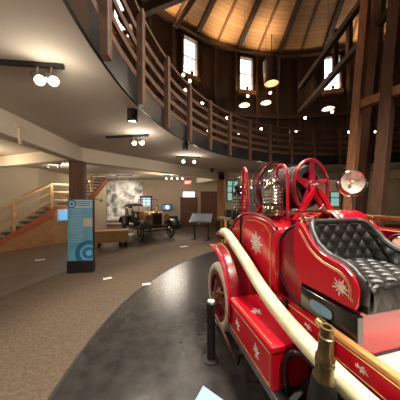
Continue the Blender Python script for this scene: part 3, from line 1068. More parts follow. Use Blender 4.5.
# carts and dark boxes by the wall
for lb, x, y, h, w in (('low black equipment case standing against the back wall under the television', -1.65, 12.4, 0.62, 0.5),
                       ('black equipment case against the back wall just left of the single door', -1.42, 11.7, 0.42, 0.4),
                       ('black case standing at the foot of the right timber post', 1.02, 9.1, 0.7, 0.5)):
    t = thing('equipment_case', lb, 'case', (x, y, 0), R(12), 'black equipment cases by the back wall')
    MB().box((0, 0, h / 2 + 0.05), (w, 0.4, h)).build('body', 'black', t, smooth=False, bevel=0.02)
    MB().box((0, 0, h + 0.06), (w + 0.02, 0.42, 0.04)).build('lid', 'rubber', t, smooth=False, bevel=0.01)
    for sx in (-1, 1):
        MB().sphere((sx * w * 0.4, 0, 0.05), 0.05).build('castor', 'steel', t)

# sloped reading desk
t = thing('reading_desk', 'dark grey sloped reading desk on two slim legs, left of the table with the plant', 'sign', (0.05, 8.6, 0), R(-14))
rot = Matrix.Rotation(R(32), 3, 'X')
MB().box((0, 0, 0.92), (0.92, 0.62, 0.05), rot=rot).build('sloped_top', 'steel', t, smooth=False, bevel=0.008)
MB().box((0, -0.02, 0.952), (0.84, 0.54, 0.01), rot=rot).build('print', 'placard', t, smooth=False)
for sx in (-0.3, 0.3):
    MB().bar((sx, 0.05, 0.03), (sx, 0.05, 0.9), 0.06, 0.06).build('leg', 'black', t, smooth=False)
    MB().box((sx, 0.05, 0.02), (0.10, 0.5, 0.04)).build('foot', 'black', t, smooth=False)

# table with plant
tx, ty = 1.22, 7.6
t = thing('side_table', 'grey topped table with orange wooden legs behind the rear of the fire engine', 'table', (tx, ty, 0), R(10))
MB().box((0, 0, 1.03), (0.95, 0.6, 0.05)).build('tabletop', 'greytop', t, smooth=False, bevel=0.01)
for sx in (-0.34, 0.40):
    for sy in (-0.24, 0.24):
        MB().bar((sx, sy, 0.0), (sx, sy, 1.0), 0.09, 0.07).build('leg', 'varnish', t, smooth=False)
pl = thing('potted_plant', 'dark leafy plant in a low bowl on the grey topped table', 'plant', (tx - 0.12, ty - 0.05, 1.056))
MB().lathe([(0, 0), (0.12, 0), (0.17, 0.10), (0.15, 0.10), (0.10, 0.02)], n=16).build('bowl', 'black', pl)
lf = MB()
for i in range(120):
    a, e = random.uniform(0, 2 * PI), random.uniform(-0.1, 1.3)
    d = Vector((math.cos(a) * math.cos(e), math.sin(a) * math.cos(e), math.sin(e)))
    p0 = Vector((0, 0, 0.10)) + d * random.uniform(0.03, 0.14)
    x = d.cross(Vector((0, 0, 1)))
    x = x.normalized() if x.length > 0.01 else Vector((1, 0, 0))
    l = random.uniform(0.08, 0.16)
    lf.poly([p0, p0 + d * l * 0.5 + x * 0.03, p0 + d * l - Vector((0, 0, 0.02)), p0 + d * l * 0.5 - x * 0.03], [(0, 1, 2, 3)])
lf.build('foliage', 'leaf', pl, smooth=False)

# small white floor labels on the carpet
for (u, v), lb in (((107.5, 279), 'small white label plate lying on the carpet in front of the blue panel'), ((146.5, 285), 'small white label plate lying near the curved edge of the carpet'),
                   ((184, 247), 'small white label plate on the carpet in front of the antique car'), ((40, 260.5), 'small white label plate on the floor near the stair foot')):
    Y = 340 / (v - 200)
    p = wp(u, v, Y)
    o = MB().box((0, 0, 0.01), (0.16 * Y / 4, 0.09, 0.012), R(random.uniform(10, 40))).build('floor_label', 'white', smooth=False, bevel=0.003)
    o.location = (p.x, p.y, 0.006)
    tag(o, lb, 'label', 'white floor labels')

# ---------------------------------------------------------------- antique car (local: x right, y forward, z up)
fa = Vector((-1.90, 8.68, 0))
ac = thing('antique_car', 'open antique motor car with brass radiator and copper coloured hood', 'car', fa, R(180 + 36))
CW = 0.69      # half track


def car_wheel(parent, x, y, r=0.375):
    w = MB().torus((x, y, r), (1, 0, 0), r - 0.04, 0.04, 28, 8).build('wheel', 'rubber', parent)
    MB().torus((x, y, r), (1, 0, 0), r - 0.075, 0.018, 28, 6).build('rim', 'oldbrass', w)
    for i in range(12):
        a = 2 * PI * i / 12
        MB().bar((x, y, r), (x, y + (r - 0.07) * math.cos(a), r + (r - 0.07) * math.sin(a)), 0.02, 0.026, (1, 0, 0)).build('spoke', 'blackgloss', w, smooth=False)
    MB().lathe([(0, -0.07), (0.05, -0.07), (0.06, 0.05), (0, 0.07)], (x, y, r), (1, 0, 0), 14).build('hub', 'brass', w)


for sx in (-1, 1):
    for y in (0, -2.5):
        car_wheel(ac, sx * CW, y)
MB().cyl((-CW, 0, 0.37), (CW, 0, 0.37), 0.03).build('front_axle', 'black', ac)
MB().cyl((-CW, -2.5, 0.37), (CW, -2.5, 0.37), 0.04).build('rear_axle', 'black', ac)
fm = MB()
for sx in (-0.32, 0.32):
    fm.bar((sx, 0.15, 0.55), (sx, -2.9, 0.55), 0.06, 0.10)
for y in (0.1, -1.2, -2.8):
    fm.bar((-0.32, y, 0.55), (0.32, y, 0.55), 0.06, 0.08)
fm.build('chassis', 'black', ac, smooth=False)
MB().box((-0.66, -1.25, 0.45), (0.26, 1.5, 0.04)).build('running_board', 'black', ac, smooth=False)
MB().box((0.66, -1.25, 0.45), (0.26, 1.5, 0.04)).build('running_board', 'black', ac, smooth=False)
# hood, radiator
def hood(u, v):
    y = 0.02 - 0.75 * v
    w = 0.24 + 0.10 * v
    h = 1.12 + 0.06 * v
    a = PI * u
    x = w * math.cos(a) * (1 if abs(math.cos(a)) < 0.99 else 1)
    return Vector((w * max(-1, min(1, 1.25 * math.cos(a))), y, 0.62 + (h - 0.62) * min(1, 1.3 * math.sin(a))))
MB().grid(hood, 17, 6).build('hood', 'copper', ac, solid=0.01)
MB().box((0, 0.05, 0.88), (0.50, 0.09, 0.58)).build('radiator', 'brass', ac, smooth=False, bevel=0.03)
MB().box((0, 0.102, 0.86), (0.40, 0.02, 0.44)).build('radiator_core', 'black', ac, smooth=False)
MB().lathe([(0, 0), (0.05, 0), (0.05, 0.06), (0, 0.08)], (0, 0.05, 1.17), (0, 0, 1), 14).build('radiator_cap', 'brass', ac)
for sx in (-1, 1):
    hl = MB().lathe([(0, -0.12), (0.07, -0.12), (0.135, 0.02), (0.135, 0.05), (0.12, 0.05)], (sx * 0.42, 0.12, 0.95), (0, 1, 0), 20).build('headlamp', 'brass', ac)
    MB().lathe([(0, 0.04), (0.12, 0.045)], (sx * 0.42, 0.12, 0.95), (0, 1, 0), 20).build('headlamp_glass', 'chrome', hl)
    MB().bar((sx * 0.42, 0.08, 0.55), (sx * 0.42, 0.08, 0.83), 0.04, 0.04).build('headlamp_stalk', 'brass', hl, smooth=False)
    # front wing
    MB().grid(lambda u, v, s=sx: Vector((s * (CW - 0.14 + 0.28 * v), 0.46 * math.cos(R(20) + R(135) * u) * 1.05, 0.38 + 0.47 * math.sin(R(20) + R(135) * u))), 14, 3).build('front_wing', 'black', ac, solid=0.015)
    MB().grid(lambda u, v, s=sx: Vector((s * (CW - 0.14 + 0.28 * v), -2.5 + 0.48 * math.cos(R(10) + R(155) * u), 0.38 + 0.48 * math.sin(R(10) + R(155) * u))), 14, 3).build('rear_wing', 'black', ac, solid=0.015)
# body tub, seats, windscreen
tub = [(-0.75, 0.62), (-0.75, 1.15), (-0.95, 1.18), (-1.05, 0.9), (-1.5, 0.88), (-1.6, 1.2), (-1.85, 1.26), (-1.95, 0.95), (-2.35, 0.93), (-2.55, 1.25), (-2.95, 1.28), (-3.0, 0.62)]
for sx in (-0.50, 0.47):
    MB().prism([(sx, y, z) for y, z in tub], (0.03, 0, 0)).build('body_side', 'blackgloss', ac, smooth=False)
MB().box((0, -1.87, 0.62), (0.97, 2.26, 0.04)).build('floor_pan', 'black', ac, smooth=False)
MB().box((0, -2.97, 0.95), (0.97, 0.05, 0.66)).build('rear_panel', 'blackgloss', ac, smooth=False)
MB().box((0, -0.77, 0.9), (0.97, 0.05, 0.56)).build('dashboard', 'copper', ac, smooth=False)
for y in (-1.55, -2.6):
    s = MB().box((0, y, 0.92), (0.92, 0.45, 0.16)).build('seat', 'cushion', ac, bevel=0.04)
    MB().box((0, y - 0.27, 1.16), (0.92, 0.12, 0.45)).build('seat_back', 'cushion', s, bevel=0.04)
wsf = MB()
for sx in (-0.48, 0.48):
    wsf.bar((sx, -0.80, 1.15), (sx, -0.92, 1.72), 0.025, 0.025)
wsf.bar((-0.48, -0.92, 1.72), (0.48, -0.92, 1.72), 0.025, 0.025).bar((-0.48, -0.86, 1.44), (0.48, -0.86, 1.44), 0.02, 0.02)
wsf.build('windscreen_frame', 'brass', ac, smooth=False)
sw = MB().torus((-0.22, -1.15, 1.22), (0, 0.6, 0.8), 0.19, 0.014, 24, 6).build('steering_wheel', 'blackgloss', ac)
MB().cyl((-0.22, -1.15, 1.22), (-0.22, -0.78, 0.95), 0.014, n=8).build('steering_column', 'brass', sw)
# folded black hood at the rear
MB().sphere((0, -2.95, 1.36), 0.2, 16, (2.6, 1.3, 0.8)).build('folded_top', 'rubber', ac)
sp = MB().torus((0.56, -1.0, 0.85), (1, 0, 0), 0.30, 0.04, 24, 8).build('spare_tyre', 'rubber', ac)

# ---------------------------------------------------------------- the fire engine (local: x = across to the right, y = towards its rear, z up)
FE = thing('fire_engine', 'antique red fire engine with tufted black leather seat, hose reel and white tyres', 'fire engine', (0.826 * 0.97, 0.826 * 0.243, 0), math.atan2(0.243, 0.97))
FEM = Matrix.Translation(FE.location) @ Matrix.Rotation(FE.rotation_euler.z, 4, 'Z')


def G(w, s, z):
    return FEM @ Vector((w, s, z))


WC = 0.83       # centre line across


def big_wheel(x, y, r, side):
    w = MB().torus((x, y, r), (1, 0, 0), r - 0.065, 0.065, 44, 14).build('wheel', 'tyre', FE)
    MB().lathe([(r - 0.16, -0.045), (r - 0.11, -0.05), (r - 0.11, 0.05), (r - 0.16, 0.045)], (x, y, r), (1, 0, 0), 40, close=True).build('rim', 'darkred', w)
    for i in range(12):
        a = 2 * PI * i / 12
        MB().bar((x, y + 0.07 * math.cos(a), r + 0.07 * math.sin(a)), (x, y + (r - 0.14) * math.cos(a), r + (r - 0.14) * math.sin(a)), 0.04, 0.05, (1, 0, 0)).build('spoke', 'darkred', w, bevel=0.008)
    MB().lathe([(0, -0.12 * side - 0.0), (0.05, -0.10 * side), (0.06, -0.03 * side), (0.11, -0.02 * side), (0.11, 0.05 * side), (0, 0.05 * side)], (x, y, r), (1, 0, 0), 20).build('hub', 'brass', w)
    return w


RWY = 2.55
big_wheel(0.10, RWY, 0.425, 1)
big_wheel(1.56, RWY, 0.425, -1)
big_wheel(0.16, -1.15, 0.45, 1)
big_wheel(1.50, -1.15, 0.45, -1)
MB().cyl((0.1, RWY, 0.425), (1.56, RWY, 0.425), 0.045).build('rear_axle', 'darkred', FE)
MB().cyl((0.16, -1.15, 0.45), (1.5, -1.15, 0.45), 0.045).build('front_axle', 'darkred', FE)
for x in (0.42, 1.24):
    MB().box((x, 0.75, 0.62), (0.09, 4.7, 0.16)).build('frame_rail', 'darkred', FE, smooth=False, bevel=0.01)
# running board
rb = MB().box((0.21, 1.12, 0.325), (0.40, 1.9, 0.05)).build('running_board', 'black', FE, smooth=False, bevel=0.006)
MB().box((0.005, 1.12, 0.325), (0.012, 1.9, 0.055)).build('edge_strip', 'steel', rb, smooth=False)
for y in (0.5, 1.15, 1.9):
    MB().bar((0.05, y, 0.30), (0.42, y, 0.56), 0.04, 0.04).build('board_bracket', 'black', rb, smooth=False)


def scroll(cx, cy, L, face):
    """flat scrolled leaf ornament: face maps (a, b) in metres to a point"""
    mb = MB()
    def leaf(a0, b0, ang, ln, wd):
        k = 6
        pts = []
        for i in range(k + 1):
            f = i / k
            w = wd * math.sin(PI * f) ** 0.7 if 0 < f < 1 else 0.0005
            bend = 0.35 * f
            x = a0 + ln * f * math.cos(ang + bend)
            y = b0 + ln * f * math.sin(ang + bend)
            pts.append((x, y, w, ang + bend * 2))
        vs = []
        for x, y, w, an in pts:
            vs.append(face(x - w * math.sin(an), y + w * math.cos(an)))
            vs.append(face(x + w * math.sin(an), y - w * math.cos(an)))
        mb.poly(vs, [(2 * i, 2 * i + 1, 2 * i + 3, 2 * i + 2) for i in range(k)])
    for an in (90, 55, 125, 20, 160):
        leaf(cx, cy - L * 0.1, R(an), L * (0.55 if an == 90 else 0.42), L * 0.06)
    for an in (-90, -55, -125):
        leaf(cx, cy - L * 0.1, R(an), L * 0.36, L * 0.05)
    return mb


def snowflake(L, face, n=16):
    mb = MB()
    for i in range(n):
        a = 2 * PI * i / n
        ln = L * (1.0 if i % 2 == 0 else 0.78)
        r0 = L * 0.10
        wd = L * (0.085 if i % 2 == 0 else 0.06)
        pts = []
        for f, w in ((0, 0.35), (0.35, 0.6), (0.55, 1.0), (0.75, 0.8), (1, 0.05)):
            r = r0 + (ln - r0) * f
            for sg in (-1, 1):
                pts.append(face(r * math.cos(a) - sg * w * wd * math.sin(a), r * math.sin(a) + sg * w * wd * math.cos(a)))
        mb.poly(pts, [(2 * i, 2 * i + 1, 2 * i + 3, 2 * i + 2) for i in range(4)])
    k = 20
    c = [face(L * 0.15 * math.cos(2 * PI * i / k), L * 0.15 * math.sin(2 * PI * i / k)) for i in range(k)]
    mb.poly(c, [tuple(range(k))])
    return mb


# tool box
TX0, TX1, TY0, TY1, TZ0, TZ1 = 0.0, 0.31, 1.235, 1.985, 0.355, 0.672
tb = MB().box(((TX0 + TX1) / 2, (TY0 + TY1) / 2, (TZ0 + TZ1 - 0.05) / 2), (TX1 - TX0, TY1 - TY0, TZ1 - TZ0 - 0.05)).build('tool_box', 'red', FE, smooth=False, bevel=0.006)
tb['label'] = 'red tool box with scroll ornaments on the running board'
MB().box(((TX0 + TX1) / 2, (TY0 + TY1) / 2, TZ1 - 0.025), (TX1 - TX0 + 0.02, TY1 - TY0 + 0.02, 0.05)).build('lid', 'red', tb, smooth=False, bevel=0.012)
for yy_ in (TY0 + 0.2, TY1 - 0.2):
    scroll(0, 0, 0.13, lambda a, b, y0=yy_: Vector((TX0 - 0.003, y0 - a, TZ0 + 0.14 + b))).build('scroll_ornament', 'silverleaf', tb, smooth=False, solid=0.002)
scroll(0, 0, 0.15, lambda a, b: Vector((0.13 + b * 0.8, 1.66 - a, TZ1 + 0.0035))).build('scroll_ornament', 'silverleaf', tb, smooth=False, solid=0.002)
ln = MB()
e = 0.02
def line_box(p, q, r=0.0022):
    ln.tube([p, q], r, 6)
for z in (TZ0 + 0.02, TZ1 - 0.065):
    line_box((TX0 - 0.001, TY0 + e, z), (TX0 - 0.001, TY1 - e, z))
for y in (TY0 + e, TY1 - e):
    line_box((TX0 - 0.001, y, TZ0 + 0.02), (TX0 - 0.001, y, TZ1 - 0.065))
for x in (TX0 + 0.015, TX1 - 0.02):
    line_box((x, TY0 + e, TZ1 + 0.0005), (x, TY1 - e, TZ1 + 0.0005))
ln.build('gold_lining', 'gold', tb)

# rear fender
FR = 0.575
def fender(u, v):
    a = R(-10) + R(118) * u
    return Vector((-0.02 + 0.36 * v, RWY - 0.02 - FR * math.cos(a), 0.51 + FR * math.sin(a) + 0.015 * math.sin(PI * v)))
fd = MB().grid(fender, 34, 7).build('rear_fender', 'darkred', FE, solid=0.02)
fd['label'] = 'deep red fender over the rear wheel'
MB().tube([fender(i / 33, 0) for i in range(34)], 0.014, 8).build('rolled_edge', 'red', fd)
MB().tube([fender(i / 33, 0.36) + Vector((0, 0, 0.012)) for i in range(34)], 0.005, 6).build('gold_lining', 'gold', fd)
rv = MB()
for i in range(2, 32, 2):
    p = fender(i / 33, 0.14)
    c = Vector((p.x, RWY, 0.51))
    rv.sphere(p + (p - c).normalized() * 0.012, 0.008, 8)
rv.build('rivets', 'brass', fd)
def fender2(u, v):
    p = fender(u, v)
    return Vector((1.66 - (p.x), p.y, p.z))
MB().grid(fender2, 34, 7).build('rear_fender', 'darkred', FE, solid=0.02)
# inner skirt between fender and body
# hose body with rounded side
prof = [(1.66, 0.70), (1.66, 1.42), (1.80, 1.50), (2.05, 1.535), (2.35, 1.52), (2.60, 1.42), (2.80, 1.24), (2.93, 1.05), (2.98, 0.86), (2.98, 0.70)]
bodym = MB()
bodym.prism([(0.34, y, z) for y, z in prof], (0.94, 0, 0))
bd = bodym.build('hose_body', 'red', FE, smooth=True, bevel=0.03)
sf = snowflake(0.135, lambda a, b: Vector((0.337, 2.04 - a, 1.215 + b))).build('snowflake_ornament', 'silverleaf', bd, smooth=False, solid=0.003)
sf['label'] = 'silver snowflake shaped ornament'
# gold line and dark band dividing the side
ln = MB()
arc = [(0.336, y, z) for y, z in ((1.76, 0.78), (1.76, 1.36), (1.86, 1.44), (2.05, 1.47), (2.30, 1.45), (2.36, 1.36), (2.38, 0.78))]
ln.tube(arc, 0.004, 6)
ln.build('gold_lining', 'gold', bd)
MB().tube([(0.336, 2.42, 1.50), (0.332, 2.43, 1.3), (0.332, 2.43, 0.75)], 0.014, 8).build('division_strip', 'black', bd)
for y in (1.72, 1.9, 2.6):
    MB().lathe([(0, 0), (0.02, 0), (0.014, 0.012), (0, 0.014)], (0.34, y, 1.38 if y < 2.5 else 1.30), (-1, 0, 0), 12).build('boss', 'brass', bd)
# moulding along the top
MB().tube([(0.345, y, z + 0.01) for y, z in prof[1:8]], 0.016, 8).build('top_moulding', 'darkred', FE)
MB().tube([(1.275, y, z + 0.01) for y, z in prof[1:8]], 0.016, 8).build('top_moulding', 'darkred', FE)
# sill below the body
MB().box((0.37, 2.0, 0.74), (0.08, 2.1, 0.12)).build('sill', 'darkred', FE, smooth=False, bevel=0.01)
# round tank seen between body and seat
TK = (1.365, 1.16)
def half_disc(x, r, n=28):
    pts = [(x, 1.395, TK[1] - math.sqrt(max(r * r - 0.03 ** 2, 0)))]
    for i in range(n + 1):
        a = -PI / 2 + PI * i / n
        pts.append((x, max(1.395, TK[0] + r * math.cos(a)), TK[1] + r * math.sin(a)))
    return pts
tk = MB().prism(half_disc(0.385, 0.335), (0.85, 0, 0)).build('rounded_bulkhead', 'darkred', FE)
MB().tube(half_disc(0.383, 0.337)[2:-1], 0.012, 8).build('bulkhead_edge', 'black', tk)
MB().box((0.82, 1.36, 0.76), (0.8, 0.5, 0.10)).build('tank_cradle', 'darkred', FE, smooth=False)

# ---- seat
seat = thing.__call__ if False else None
SIDE = [(1.40, 1.520), (1.345, 1.524), (1.318, 1.50), (1.284, 1.456), (1.217, 1.375), (1.160, 1.338), (1.114, 1.319), (1.060, 1.308), (1.003, 1.299), (0.960, 1.280), (0.926, 1.252), (0.900, 1.215), (0.890, 1.185), (0.888, 1.14), (0.895, 1.096), (0.914, 1.058), (1.38, 1.050), (1.42, 1.3)]
sp_ = MB().prism([(0.33, y, z) for y, z in SIDE], (0.03, 0, 0)).build('seat_side', 'red', FE, smooth=False, bevel=0.004)
sp_['label'] = 'red seat side with gold lines and a scrolled silver ornament'
MB().prism([(1.045, y, z) for y, z in SIDE], (0.03, 0, 0)).build('seat_side', 'red', FE, smooth=False, bevel=0.004)
cY, cZ = 1.13, 1.19
def shrink(pts, k):
    out = []
    m = len(pts)
    for i in range(m):
        a, b, c = Vector(pts[i - 1]), Vector(pts[i]), Vector(pts[(i + 1) % m])
        t = (c - a).normalized()
        nrm = Vector((-t.y, t.x))
        out.append(b + nrm * k)
    return out
sgn = 1
test = shrink(SIDE, 0.02)
if sum((Vector(t) - Vector((cY, cZ))).length for t in test) > sum((Vector(s) - Vector((cY, cZ))).length for s in SIDE):
    sgn = -1
for k, r, mm in ((0.042, 0.0035, 'gold'), (0.055, 0.0018, 'cream')):
    pts = shrink(SIDE, sgn * k)
    pts = [p for p in pts[2:16]]
    MB().tube([(0.3285, p.x, p.y) for p in pts], r, 6).build('gold_lining', mm, sp_)
snowflake(0.062, lambda a, b: Vector((0.327, 1.00 - a, 1.155 + b)), 11).build('scroll_ornament', 'silverleaf', sp_, smooth=False, solid=0.002)
scroll(0, 0, 0.075, lambda a, b: Vector((0.3262, 0.985 - a, 1.16 + b))).build('scroll_ornament', 'cream', sp_, smooth=False, solid=0.002)
# leather roll along the side's edge
roll_l = [(0.365, y, z + 0.018) for y, z in SIDE[1:13]]
sb = MB()
def smooth_path(pts, n=5):
    P = [Vector(p) for p in pts]
    out = []
    for i in range(len(P) - 1):
        p0, p1, p2, p3 = P[max(i - 1, 0)], P[i], P[i + 1], P[min(i + 2, len(P) - 1)]
        for k in range(n):
            t = k / n
            out.append(0.5 * ((2 * p1) + (p2 - p0) * t + (2 * p0 - 5 * p1 + 4 * p2 - p3) * t * t + (3 * p1 - p0 - 3 * p2 + p3) * t ** 3))
    out.append(P[-1])
    return out
def side_top(s):
    pts = [(y, z) for y, z in SIDE[1:14]]
    pts.sort()
    if s <= pts[0][0]:
        return pts[0][1]
    for (a, b), (c, d) in zip(pts, pts[1:]):
        if a <= s <= c:
            return b + (d - b) * (s - a) / (c - a)
    return pts[-1][1]


# plan path of the upholstery: left arm, rear corner, back, rear corner, right arm
plan = []
wl, wr_ = 0.385, 1.02
sb_ = 1.36
rc = 0.13
for i in range(8):
    plan.append((wl, 0.93 + (sb_ - rc - 0.93) * i / 8))
for i in range(9):
    a = PI - (PI / 2) * i / 8
    plan.append((wl + rc + rc * math.cos(a), sb_ - rc + rc * math.sin(a)))
for i in range(1, 16):
    plan.append((wl + rc + (wr_ - wl - 2 * rc) * i / 16, sb_))
for i in range(9):
    a = PI / 2 - (PI / 2) * i / 8
    plan.append((wr_ - rc + rc * math.cos(a), sb_ - rc + rc * math.sin(a)))
for i in range(1, 9):
    plan.append((wr_, sb_ - rc - (sb_ - rc - 0.93) * i / 8))
acc = [0]
for (a, b), (c, d) in zip(plan, plan[1:]):
    acc.append(acc[-1] + math.hypot(c - a, d - b))
TOT = acc[-1]
def plan_at(u):
    x = u * TOT
    for i in range(len(acc) - 1):
        if acc[i + 1] >= x - 1e-9:
            f = (x - acc[i]) / (acc[i + 1] - acc[i])
            a, b = plan[i], plan[i + 1]
            p = Vector((a[0] + (b[0] - a[0]) * f, a[1] + (b[1] - a[1]) * f))
            t = Vector((b[0] - a[0], b[1] - a[1])).normalized()
            return p, Vector((t.y, -t.x))      # inward
    return Vector(plan[-1]), Vector((-1, 0))
def tuft(a, b):
    v = abs(math.sin(PI * (a + b)) * math.sin(PI * (a - b)))
    return v ** 0.6
def back_fn(u, v):
    p, nrm = plan_at(u)
    zt = side_top(p.y) - 0.012
    zb = 1.10
    z = zb + (zt - zb) * v
    lean = 0.07 * (1 - v)
    amp = 0.017 if 0.02 < v < 0.98 else 0.0
    d = 0.012 + lean + amp * tuft(u * TOT / 0.115, (z - zb) / 0.135)
    return Vector((p.x + nrm.x * d, p.y + nrm.y * d, z))
if plan_at(0.5)[1].y > 0:
    pass
bk = MB().grid(back_fn, 220, 56).build('backrest', 'leather', FE)
bk['label'] = 'diamond tufted black leather backrest curving round both sides'
# outer shell of the seat back
def shell_fn(u, v):
    p, nrm = plan_at(u)
    z = 1.06 + (side_top(p.y) - 1.06) * v
    return Vector((p.x - nrm.x * 0.02, p.y - nrm.y * 0.02, z))
MB().grid(shell_fn, 80, 6).build('seat_shell', 'red', FE, solid=0.012)
# roll along the top edge
rp = []
for i in range(91):
    p, nrm = plan_at(i / 90)
    rp.append((p.x - nrm.x * 0.005, p.y - nrm.y * 0.005, side_top(p.y) - 0.008))
p0 = rp[0]
rp = [(p0[0] - 0.008, 0.893, 1.10), (p0[0] - 0.006, 0.889, 1.16), (p0[0] - 0.004, 0.900, 1.225)] + rp + [(rp[-1][0], 0.90, 1.225), (rp[-1][0], 0.889, 1.16), (rp[-1][0], 0.893, 1.10)]
MB().tube(rp, 0.029, 12).build('leather_roll', 'leather', FE)
# cushion
def cush_fn(u, v):
    w = 0.40 + 0.605 * u
    k = v * 1.35
    if k <= 1:                 # top, rear to front
        s = 1.31 - 0.42 * k
        z = 1.205 + 0.005 * k
        nrm = Vector((0, 0, 1))
    else:
        kk = (k - 1) / 0.35
        a = R(90) * min(1, kk * 1.6)
        s = 0.89 - 0.03 * math.sin(a)
        z = 1.21 - 0.03 * (1 - math.cos(a)) - max(0, kk - 0.6) * 0.28
        nrm = Vector((0, -math.sin(a), math.cos(a)))
    edge = min(1, 12 * u, 12 * (1 - u)) ** 0.5
    h = 0.018 * tuft(w / 0.115, k * 0.42 / 0.13) * (1 if k < 1.05 else 0.25)
    return Vector((w, s, z - 0.03 * (1 - edge))) + nrm * h
cu = MB().grid(cush_fn, 120, 110).build('seat_cushion', 'leather', FE)
cu['label'] = 'diamond tufted black leather seat cushion'
MB().box((0.70, 1.10, 1.085), (0.65, 0.46, 0.09)).build('seat_base', 'black', FE, smooth=False, bevel=0.01)
# riser below the seat
rs = MB().box((0.835, 1.11, 0.905), (0.93, 0.40, 0.27)).build('seat_riser', 'red', FE, smooth=False, bevel=0.006)
bp = MB().box((0.335, 1.10, 0.955), (0.05, 0.44, 0.16)).build('side_panel', 'blackgloss', rs, smooth=False, bevel=0.006)
ov = MB()
k = 28
ov.prism([(0.309, 1.125 + 0.085 * math.copysign(abs(math.cos(2 * PI * i / k)) ** 0.6, math.cos(2 * PI * i / k)), 0.955 + 0.032 * math.copysign(abs(math.sin(2 * PI * i / k)) ** 0.6, math.sin(2 * PI * i / k))) for i in range(k)], (-0.006, 0, 0))
ovo = ov.build('oval_plate', 'blueplate', bp, smooth=False)
ovo['label'] = 'pale blue oval plate'
MB().tube([(0.304, 1.125 + 0.088 * math.copysign(abs(math.cos(2 * PI * i / k)) ** 0.6, math.cos(2 * PI * i / k)), 0.955 + 0.035 * math.copysign(abs(math.sin(2 * PI * i / k)) ** 0.6, math.sin(2 * PI * i / k))) for i in range(k)], 0.004, 6, closed=True).build('plate_rim', 'steel', bp)
# foot board and front red apron
fb = MB().box((0.84, 0.36, 0.755), (0.92, 1.08, 0.03)).build('footboard', 'glarewhite', FE, smooth=False, bevel=0.006)  # its glare is put into the white colour
fb['label'] = 'footboard in front of the seat, white from painted glare'
MB().box((0.84, 0.36, 0.72), (0.96, 1.10, 0.04)).build('footboard_frame', 'red', FE, smooth=False)
# side frame panel between hose and wooden rail
sfp = MB().box((0.345, 0.80, 0.755), (0.05, 1.9, 0.14)).build('frame_panel', 'red', FE, smooth=False, bevel=0.004)
ln = MB()
for z in (0.70, 0.81):
    ln.tube([(0.318, -0.1, z), (0.318, 1.7, z)], 0.0028, 6)
ln.build('gold_lining', 'gold', sfp)
for y in (0.45, 0.86, 1.25):
    scroll(0, 0, 0.06, lambda a, b, y0=y: Vector((0.317, y0 - b * 1.4, 0.757 + a))).build('scroll_ornament', 'silverleaf', sfp, smooth=False, solid=0.002)
for y in (0.62, 1.06, 1.5):
    MB().box((0.31, y, 0.755), (0.03, 0.05, 0.18)).build('panel_strap', 'black', sfp, smooth=False)
# wooden rail along the side
wrl = MB().tube([(0.28, 1.12, 0.885), (0.28, -0.6, 0.86)], 0.023, 14).build('side_rail', 'varnish', FE)
wrl['label'] = 'varnished wooden side rail'
for y in (1.09, 0.3, -0.5):
    MB().lathe([(0.027, -0.03), (0.03, -0.02), (0.03, 0.02), (0.027, 0.03)], (0.28, y, 0.885 - (1.12 - y) * 0.0145), (0, 1, 0), 14).build('rail_collar', 'brass', wrl)
    MB().bar((0.28, y, 0.87), (0.345, y, 0.80), 0.03, 0.03).build('rail_bracket', 'brass', wrl, smooth=False)
# grab loop beside the box
gl = MB()
loop = smooth_path([(0.10, 1.20, 0.34), (0.09, 1.21, 0.55), (0.12, 1.17, 0.66), (0.17, 1.08, 0.665), (0.19, 1.02, 0.60), (0.20, 1.00, 0.34)], 6)
gl.tube(loop, 0.018, 10)
gl.build('grab_loop', 'blackgloss', FE)
MB().box((0.33, 1.05, 0.60), (0.03, 0.4, 0.12)).build('step_panel', 'red', FE, smooth=False)

# ---- hose reel on top
RX, RZ = 0.80, 1.838
RF, RB_ = 1.73, 2.20
RR = 0.275
AXI = (0, 1, 0)
reel = MB().cyl((0, -0.08, 0), (0, RB_ - RF + 0.08, 0), 0.03).build('hose_reel', 'steel', FE)
reel.location = (RX, RF, RZ)
reel.rotation_euler = (0, 0, R(13))
reel['label'] = 'hose reel with two red star spoked wheels on the body top'
for y, mm, rr_ in ((0.0, 'reelred', RR), (RB_ - RF, 'darkred', 0.30)):
    w = MB().torus((0, y, 0), AXI, rr_, 0.020, 44, 10)
    for i in range(5):
        a = 2 * PI * i / 5 + R(90)
        c, s_ = math.cos(a), math.sin(a)
        t2 = Vector((-s_, 0, c))
        rad = Vector((c, 0, s_))
        O = Vector((0, y - 0.012, 0))
        w.prism([O + t2 * 0.062, O + rad * rr_ * 0.98 + t2 * 0.018, O + rad * rr_ * 0.98 - t2 * 0.018, O - t2 * 0.062], (0, 0.024, 0))
    w.lathe([(0, -0.03), (0.07, -0.03), (0.07, 0.03), (0, 0.03)], (0, y, 0), AXI, 20)
    w.build('reel_wheel', mm, reel, bevel=0.004)
coil = MB()
for i in range(13):
    coil.torus((0, 0.045 + 0.032 * i, 0), AXI, 0.205 + 0.012 * (i % 2), 0.019, 36, 8)
coil.lathe([(0.16, 0.02), (0.20, 0.02), (0.20, 0.45), (0.16, 0.45)], (0, 0, 0), AXI, 30, close=True)
co = coil.build('coiled_hose', 'rubber', reel)
for y, r_, mm in ((RB_ - RF + 0.06, 0.335, 'chrome'), (RB_ - RF - 0.06, 0.325, 'blackgloss')):
    MB().torus((0, y, 0), AXI, r_, 0.013, 44, 8).build('brake_band', mm, reel)
for y, ox in ((RF - 0.05, 0.01), (RB_ + 0.03, -0.11)):
    for sx in (-1, 1):
        MB().bar((RX + ox + sx * 0.26, y, 1.49), (RX + ox, y, RZ), 0.035, 0.05).build('reel_stand', 'red', FE, smooth=False, bevel=0.006)
